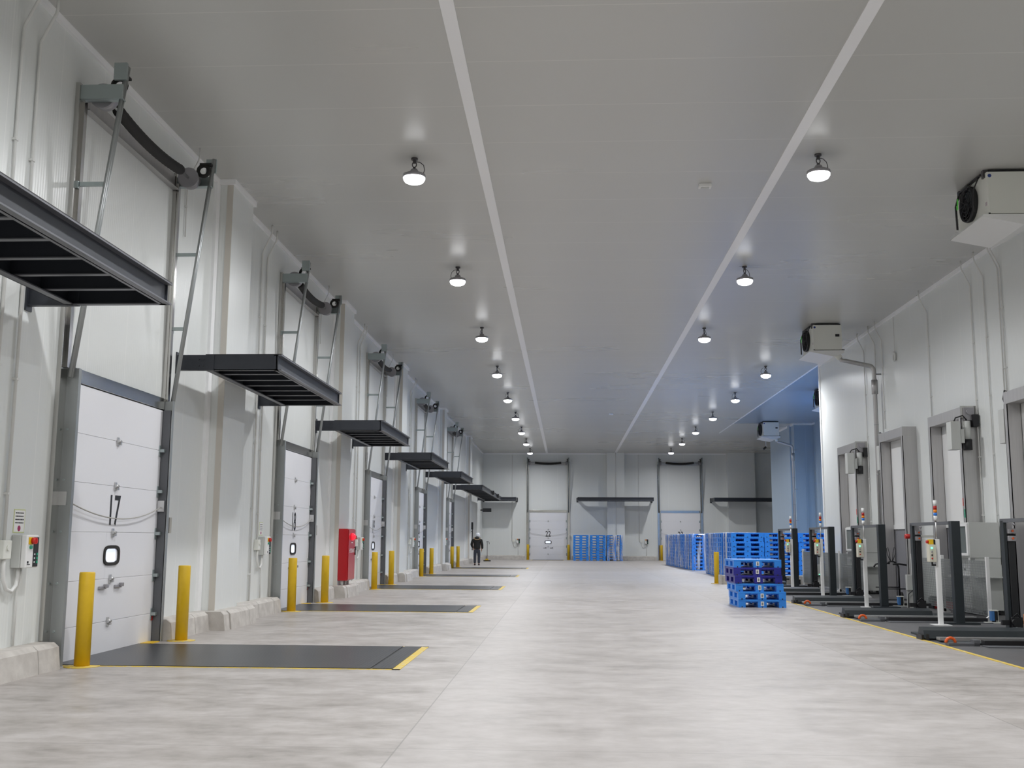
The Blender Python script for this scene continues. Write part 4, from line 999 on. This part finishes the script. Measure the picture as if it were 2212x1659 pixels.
front = [(M_BLUE, 'bright blue plastic pallet with sticker, lowest of the small stack by the yellow line', 0.03, 0.0),
         (M_BLUE, 'bright blue plastic pallet with sticker, second from the bottom of the small stack', 0.02, 0.01),
         (M_BLUE, 'bright blue plastic pallet with sticker, just under the navy ones', -0.02, 0.0),
         (M_NAVY, 'navy blue plastic pallet with sticker, lower of the navy pair', -0.05, 0.012),
         (M_NAVY, 'navy blue plastic pallet with sticker, upper of the navy pair', -0.06, -0.008),
         (M_BLUE, 'bright blue plastic pallet with sticker, topmost above the navy pair', -0.055, 0.006)]
for k, (mm, lab, dx, rz) in enumerate(front):
    pallet_parts('plastic_pallet', lab, mm, (fx + dx, fy + random.uniform(-0.02, 0.02), 0.0 + k * PH), 0.012 + rz, 'pallets of the small stack by the yellow line')
# far pallets: the same shape as one mesh
m = MB(); add_deck(m)
for r in runs_b:
    for q in r: m.b(*q)
    xc = (r[0][0] + r[0][1]) / 2
    m.b(xc - 0.02, xc + 0.02, -PD / 2 - 0.002, -PD / 2 + 0.02, 0.0, 0.026, mi=1)
for (y) in (-PD / 2 + 0.1, 0.0, PD / 2 - 0.1):
    for xs in (-PW / 2 - 0.002, PW / 2 - 0.018): m.b(xs, xs + 0.02, y - 0.02, y + 0.02, 0.0, 0.026, mi=1)
PALM = m.mesh('plastic_pallet', [M_BLUE, M_BLACK])
for p in PALM.polygons: pass
def stack(x, y, rz, n, where, group, z0=0.0):
    rnd = random.Random(int(x * 100 + y * 1000))
    for k in range(n):
        o = bpy.data.objects.new('plastic_pallet', PALM); C.objects.link(o)
        o.location = (x + rnd.uniform(-0.012, 0.012), y + rnd.uniform(-0.012, 0.012), z0 + k * PH); o.rotation_euler = (0, 0, rz + rnd.uniform(-0.008, 0.008))
        tag(o, 'blue pallet, %s of %s' % (zpos[k], where), 'pallet', group)
WRAP_N = [0]
def wrap(x, y, rz, hx, hy, h, label, amp=0.012, z0=0.04):
    m = MB(); N = 44; Z = 8; rnd = random.Random(WRAP_N[0]); WRAP_N[0] += 1
    rings = []
    for i in range(Z + 1):
        z = z0 + (h - z0) * i / Z; ring = []
        for k in range(N):
            a = 2 * PI * k / N; c, s_ = math.cos(a), math.sin(a)
            e = 0.16
            px = (abs(c) ** e) * (1 if c >= 0 else -1) * (hx + 0.02); py = (abs(s_) ** e) * (1 if s_ >= 0 else -1) * (hy + 0.02)
            q = 1 + rnd.uniform(0, amp)
            ring.append(m.bm.verts.new((px * q, py * q, z)))
        rings.append(ring)
    for A, B in zip(rings, rings[1:]):
        for k in range(N):
            f = m.bm.faces.new((A[k], A[(k + 1) % N], B[(k + 1) % N], B[k])); f.smooth = True
    # folded edge over the top
    top = [m.bm.verts.new((v.co.x * 0.72, v.co.y * 0.72, h + 0.012 + rnd.uniform(0, 0.012))) for v in rings[-1]]
    for k in range(N):
        f = m.bm.faces.new((rings[-1][k], rings[-1][(k + 1) % N], top[(k + 1) % N], top[k])); f.smooth = True
    o = m.build('film_wrap', M_FILM); o.location = (x, y, 0); o.rotation_euler = (0, 0, rz)
    tag(o, label, 'stretch film', 'clear film wraps on the pallet stacks')
HS = 10 * PH
G1 = 'pallets of the wrapped stacks behind the right kerb'
G2 = 'pallets of the farther wrapped row'
fr_n = ['the stack directly above the small pallet stack', 'the middle stack behind the kerb', 'the rightmost stack beside the wall corner']
for k in range(3):
    x = 6.27 + PD / 2 + k * (PD + 0.025)
    stack(x, 41 + PW / 2, PI / 2, 10, fr_n[k], G1)
for k in range(1, 7):
    y = 41 + PW / 2 + k * (PW + 0.02)
    where = 'the %s stack straight behind the lone bollard' % ordn[k]
    stack(6.27 + PD / 2 + random.uniform(-0.05, 0.03), y, PI / 2, 10, where, G1)
    wrap(6.27 + PD / 2, y, 0, PD / 2, PW / 2, HS, 'clear wrinkled film around %s' % where)
for k in range(11):
    y = 53.0 + PW / 2 + k * (PW + 0.02)
    where = 'the %s stack of the farther wrapped row' % ordn[k]
    x = 6.2 + PD / 2 - 0.02 * k
    stack(x, y, PI / 2, 10, where, G2)
    wrap(x, y, 0, PD / 2, PW / 2, HS, 'clear milky film around %s' % where)
for k, nm in enumerate(('left', 'middle', 'right')):
    x = 0.50 + PW / 2 + k * 1.17
    where = 'the %s stack against the far wall' % nm
    stack(x, 74.3 + PD / 2, 0, 10, where, 'pallets against the far wall')
    if k > 1: wrap(x, 74.3 + PD / 2, 0, PW / 2, PD / 2, HS, 'glossy clear film around %s' % where, amp=0.02)
# orange pallets at the right edge
for k, nm in enumerate(('lowest', 'middle', 'topmost')):
    pallet_parts('plastic_pallet', 'orange pallet at the right edge of the view, %s of three' % nm, M_ORPAL, (6.25 + PW / 2 - 0.14, 14.15, 0.008 + k * PH), 0.0, 'orange pallets at the right edge')

# ------------------------------------------------------------------ person walking away
def skin_mesh(name, verts, edges, radii, m_, parent, root=0, sub=2):
    me = bpy.data.meshes.new(name); me.from_pydata(verts, edges, [])
    o = bpy.data.objects.new(name, me); C.objects.link(o)
    sk = o.modifiers.new('skin', 'SKIN'); sk.use_smooth_shade = True
    lay = me.skin_vertices[0] if me.skin_vertices else None
    if lay is None:
        bmx = bmesh.new(); bmx.from_mesh(me); bmx.verts.layers.skin.verify(); bmx.to_mesh(me); bmx.free(); lay = me.skin_vertices[0]
    for i, r in enumerate(radii):
        lay.data[i].radius = r if isinstance(r, tuple) else (r, r); lay.data[i].use_root = (i == root)
    o.modifiers.new('sub', 'SUBSURF').levels = sub; o.modifiers['sub'].render_levels = sub
    dg = bpy.context.evaluated_depsgraph_get()
    me2 = bpy.data.meshes.new_from_object(o.evaluated_get(dg))
    bpy.data.objects.remove(o)
    me2.materials.clear(); me2.materials.append(m_)
    for p in me2.polygons: p.use_smooth = True
    r_ = bpy.data.objects.new(name, me2); C.objects.link(r_); r_.parent = parent
    return r_
P = thing('person', 'person in black jacket, grey trousers and white cap walking away by the left wall', 'person', (-5.0, 59.9, 0), 0.06)
M_SKIN = mat('skin', (0.48, 0.28, 0.20), 0.5); M_JACK = mat('black_jacket', (0.010, 0.010, 0.009), 0.75)
M_TROU = mat('grey_blue_trousers', (0.045, 0.05, 0.065), 0.85); M_BOOT = mat('brown_boots', (0.055, 0.035, 0.03), 0.6)
M_FUR = mat('tan_fur', (0.28, 0.20, 0.11), 0.95); M_CAP = mat('white_cap', (0.72, 0.74, 0.77), 0.4)
# body: pelvis root, spine, head, arms with fingers, legs (facing +y)
V = [(0, 0, 0.95), (0, 0, 1.15), (0, 0.0, 1.38), (0, 0.015, 1.49), (0.0, 0.04, 1.56), (0.005, 0.05, 1.64), (0.005, 0.045, 1.72)]
E = [(0, 1), (1, 2), (2, 3), (3, 4), (4, 5), (5, 6)]
R = [(0.15, 0.11), (0.15, 0.105), (0.17, 0.11), (0.065, 0.06), (0.075, 0.085), (0.082, 0.098), (0.055, 0.065)]
def limb(start, pts, rad):
    prev = start
    for p, r in zip(pts, rad):
        V.append(p); R.append(r); E.append((prev, len(V) - 1)); prev = len(V) - 1
    return prev
hands = []
for s_ in (-1, 1):
    fw = 0.05 * s_
    if s_ < 0: arm = [(-0.20, 0, 1.40), (-0.265, -0.02, 1.14), (-0.20, 0.10, 0.93), (-0.185, 0.13, 0.86)]
    else: arm = [(0.20, 0, 1.40), (0.245, -0.03, 1.13), (0.262, 0.01, 0.90), (0.262, 0.02, 0.82)]
    w0 = limb(2, arm, [0.062, 0.05, 0.036, (0.022, 0.040)])
    hp = Vector(arm[-1])
    for k in range(4):          # fingers
        b0_ = hp + Vector((0.0, -0.030 + 0.020 * k, -0.03)); l_ = (0.065, 0.078, 0.083, 0.072)[3 - k]
        limb(w0, [tuple(b0_), tuple(b0_ + Vector((-0.006 * s_, 0.004, -l_ * 0.55))), tuple(b0_ + Vector((-0.022 * s_, 0.008, -l_)))], [0.0095, 0.0088, 0.0075])
    limb(w0, [tuple(hp + Vector((-0.012 * s_, 0.040, 0.02))), tuple(hp + Vector((-0.02 * s_, 0.058, -0.02))), tuple(hp + Vector((-0.024 * s_, 0.058, -0.05)))], [0.011, 0.010, 0.0085])
for s_ in (-1, 1):
    yk = 0.05 if s_ > 0 else 0.0; ya = -0.02 if s_ > 0 else 0.0
    limb(0, [(0.095 * s_, 0, 0.88), (0.105 * s_, yk, 0.50), (0.105 * s_, ya, 0.10), (0.11 * s_, ya + 0.09, 0.045)], [0.092, 0.062, 0.042, (0.035, 0.03)])
body = skin_mesh('body', V, E, R, M_SKIN, P)
# face details on the front (towards +y) and ears
MB().sphere((0.005, 0.145, 1.615), 0.017, (0.8, 1.1, 1.2)).build('nose', M_SKIN, body)
for s_ in (-1, 1):
    MB().sphere((0.005 + 0.031 * s_, 0.125, 1.645), 0.011).build('eye', M_PAPER, body)
    MB().sphere((0.005 + 0.083 * s_, 0.045, 1.625), 0.022, (0.5, 0.8, 1.3)).build('ear', M_SKIN, body)
MB().b(-0.02, 0.03, 0.128, 0.136, 1.568, 1.576).build('mouth', M_INKR, body)
# jacket
V = [(0, -0.01, 0.90), (0, -0.01, 1.08), (0, -0.01, 1.28), (0, 0, 1.41), (0, 0.01, 1.49)]; E = [(0, 1), (1, 2), (2, 3), (3, 4)]
R = [(0.165, 0.15), (0.185, 0.155), (0.195, 0.155), (0.175, 0.125), (0.09, 0.09)]
for s_ in (-1, 1):
    if s_ < 0: arm = [(-0.205, 0, 1.385), (-0.275, -0.02, 1.14), (-0.21, 0.09, 0.96)]
    else: arm = [(0.205, 0, 1.385), (0.255, -0.03, 1.13), (0.270, 0.005, 0.90)]
    limb(3, arm, [0.088, 0.075, 0.055])
skin_mesh('jacket', V, E, R, M_JACK, P, root=1).scale = (1.12, 1.0, 1.0)
# hood on the back
MB().sphere((0, -0.06, 1.49), 0.14, (1.05, 0.75, 0.75)).build('hood', M_JACK, P)
MB().tube([(0.17 * math.cos(a), -0.05 - 0.11 * max(0, -math.sin(a)) + 0.06 * max(0, math.sin(a)), 1.52 + 0.10 * math.sin(a)) for a in [PI + PI * 1.0 * k / 14 for k in range(15)]], 0.030, 8).build('fur_trim', M_FUR, P)
# trousers
V = [(0, 0, 0.96), (0, 0, 0.86)]; E = [(0, 1)]; R = [(0.155, 0.12), (0.15, 0.115)]
for s_ in (-1, 1):
    yk = 0.05 if s_ > 0 else 0.0; ya = -0.02 if s_ > 0 else 0.0
    limb(1, [(0.10 * s_, 0, 0.76), (0.112 * s_, yk, 0.48), (0.115 * s_, ya, 0.10)], [0.105, 0.088, 0.078])
skin_mesh('trousers', V, E, R, M_TROU, P)
for s_ in (-1, 1):
    ya = -0.02 if s_ > 0 else 0.0
    MB().sphere((0.115 * s_, ya + 0.07, 0.055), 0.06, (0.85, 2.3, 0.85)).b(0.115 * s_ - 0.05, 0.115 * s_ + 0.05, ya - 0.06, ya + 0.19, 0.0, 0.03, 0.01).build('boot', M_BOOT, P)
MB().lathe([(0.0, 0.150), (0.07, 0.138), (0.115, 0.10), (0.138, 0.03), (0.140, -0.02), (0.128, -0.075), (0.11, -0.08)], 24, at=(0.03, 0.04, 1.665)).b(-0.04, 0.10, 0.13, 0.22, 1.655, 1.668, 0.004).build('cap', M_CAP, P)

# ------------------------------------------------------------------ broom, wall-hung items
T = thing('push_broom', 'black floor broom with tall handle standing near the far left corner', 'broom', (-5.2, 70.4, 0), 0)
MB().b(-0.24, 0.24, -0.06, 0.06, 0.0, 0.07, 0.01).build('broom_head', M_BLACK, T)
MB().prism([(-0.17, 0.07), (0.12, 0.07), (0.05, 0.17), (-0.06, 0.17)], 'y', -0.045, 0.045).build('yellow_holder', M_YEL, T)
MB().tube([(0, 0, 0.12), (0, 0, 1.26)], 0.017, 8).build('handle', M_STEM, T)
MB().tube([(-0.06, 0, 1.26), (0.04, 0, 1.28), (0.12, 0, 1.25), (0.14, 0, 1.12)], 0.016, 8).build('grip', M_BLACK, T)
T = thing('hung_broom', 'black broom hung upright on the left wall behind the person', 'broom', (XL, 67.4, 0), PI / 2)
MB().b(-0.18, 0.18, -0.16, -0.05, 2.05, 2.50, 0.01).build('broom_head', M_BLACK, T); MB().tube([(0, -0.12, 0.75), (0, -0.12, 2.1)], 0.03, 8).b(-0.03, 0.03, -0.12, 0, 1.9, 1.95).build('handle', M_STEM, T)
T = thing('wall_socket', 'small grey socket box on the left wall beside the person', 'socket', (XL, 64.6 + 1.2, 1.10), PI / 2)
MB().b(-0.22, 0.22, -0.16, 0, -0.1, 0.12, 0.01).build('box', mat('grey_blue_box', (0.24, 0.25, 0.31), 0.5), T)
MB().b(-0.1, 0.1, -0.17, -0.16, -0.05, 0.07).build('cover', M_CABGREY, T)
T = thing('sign_box', 'black rectangular box projecting from the left wall near the far corner', 'sign', (XL, 75, 3.47), 0)
MB().b(0.16, 0.78, -0.06, 0.06, -0.13, 0.13, 0.01).build('box', M_BLACK, T); MB().b(0, 0.16, -0.03, 0.03, -0.04, 0.04).build('arm', M_BLACK, T)
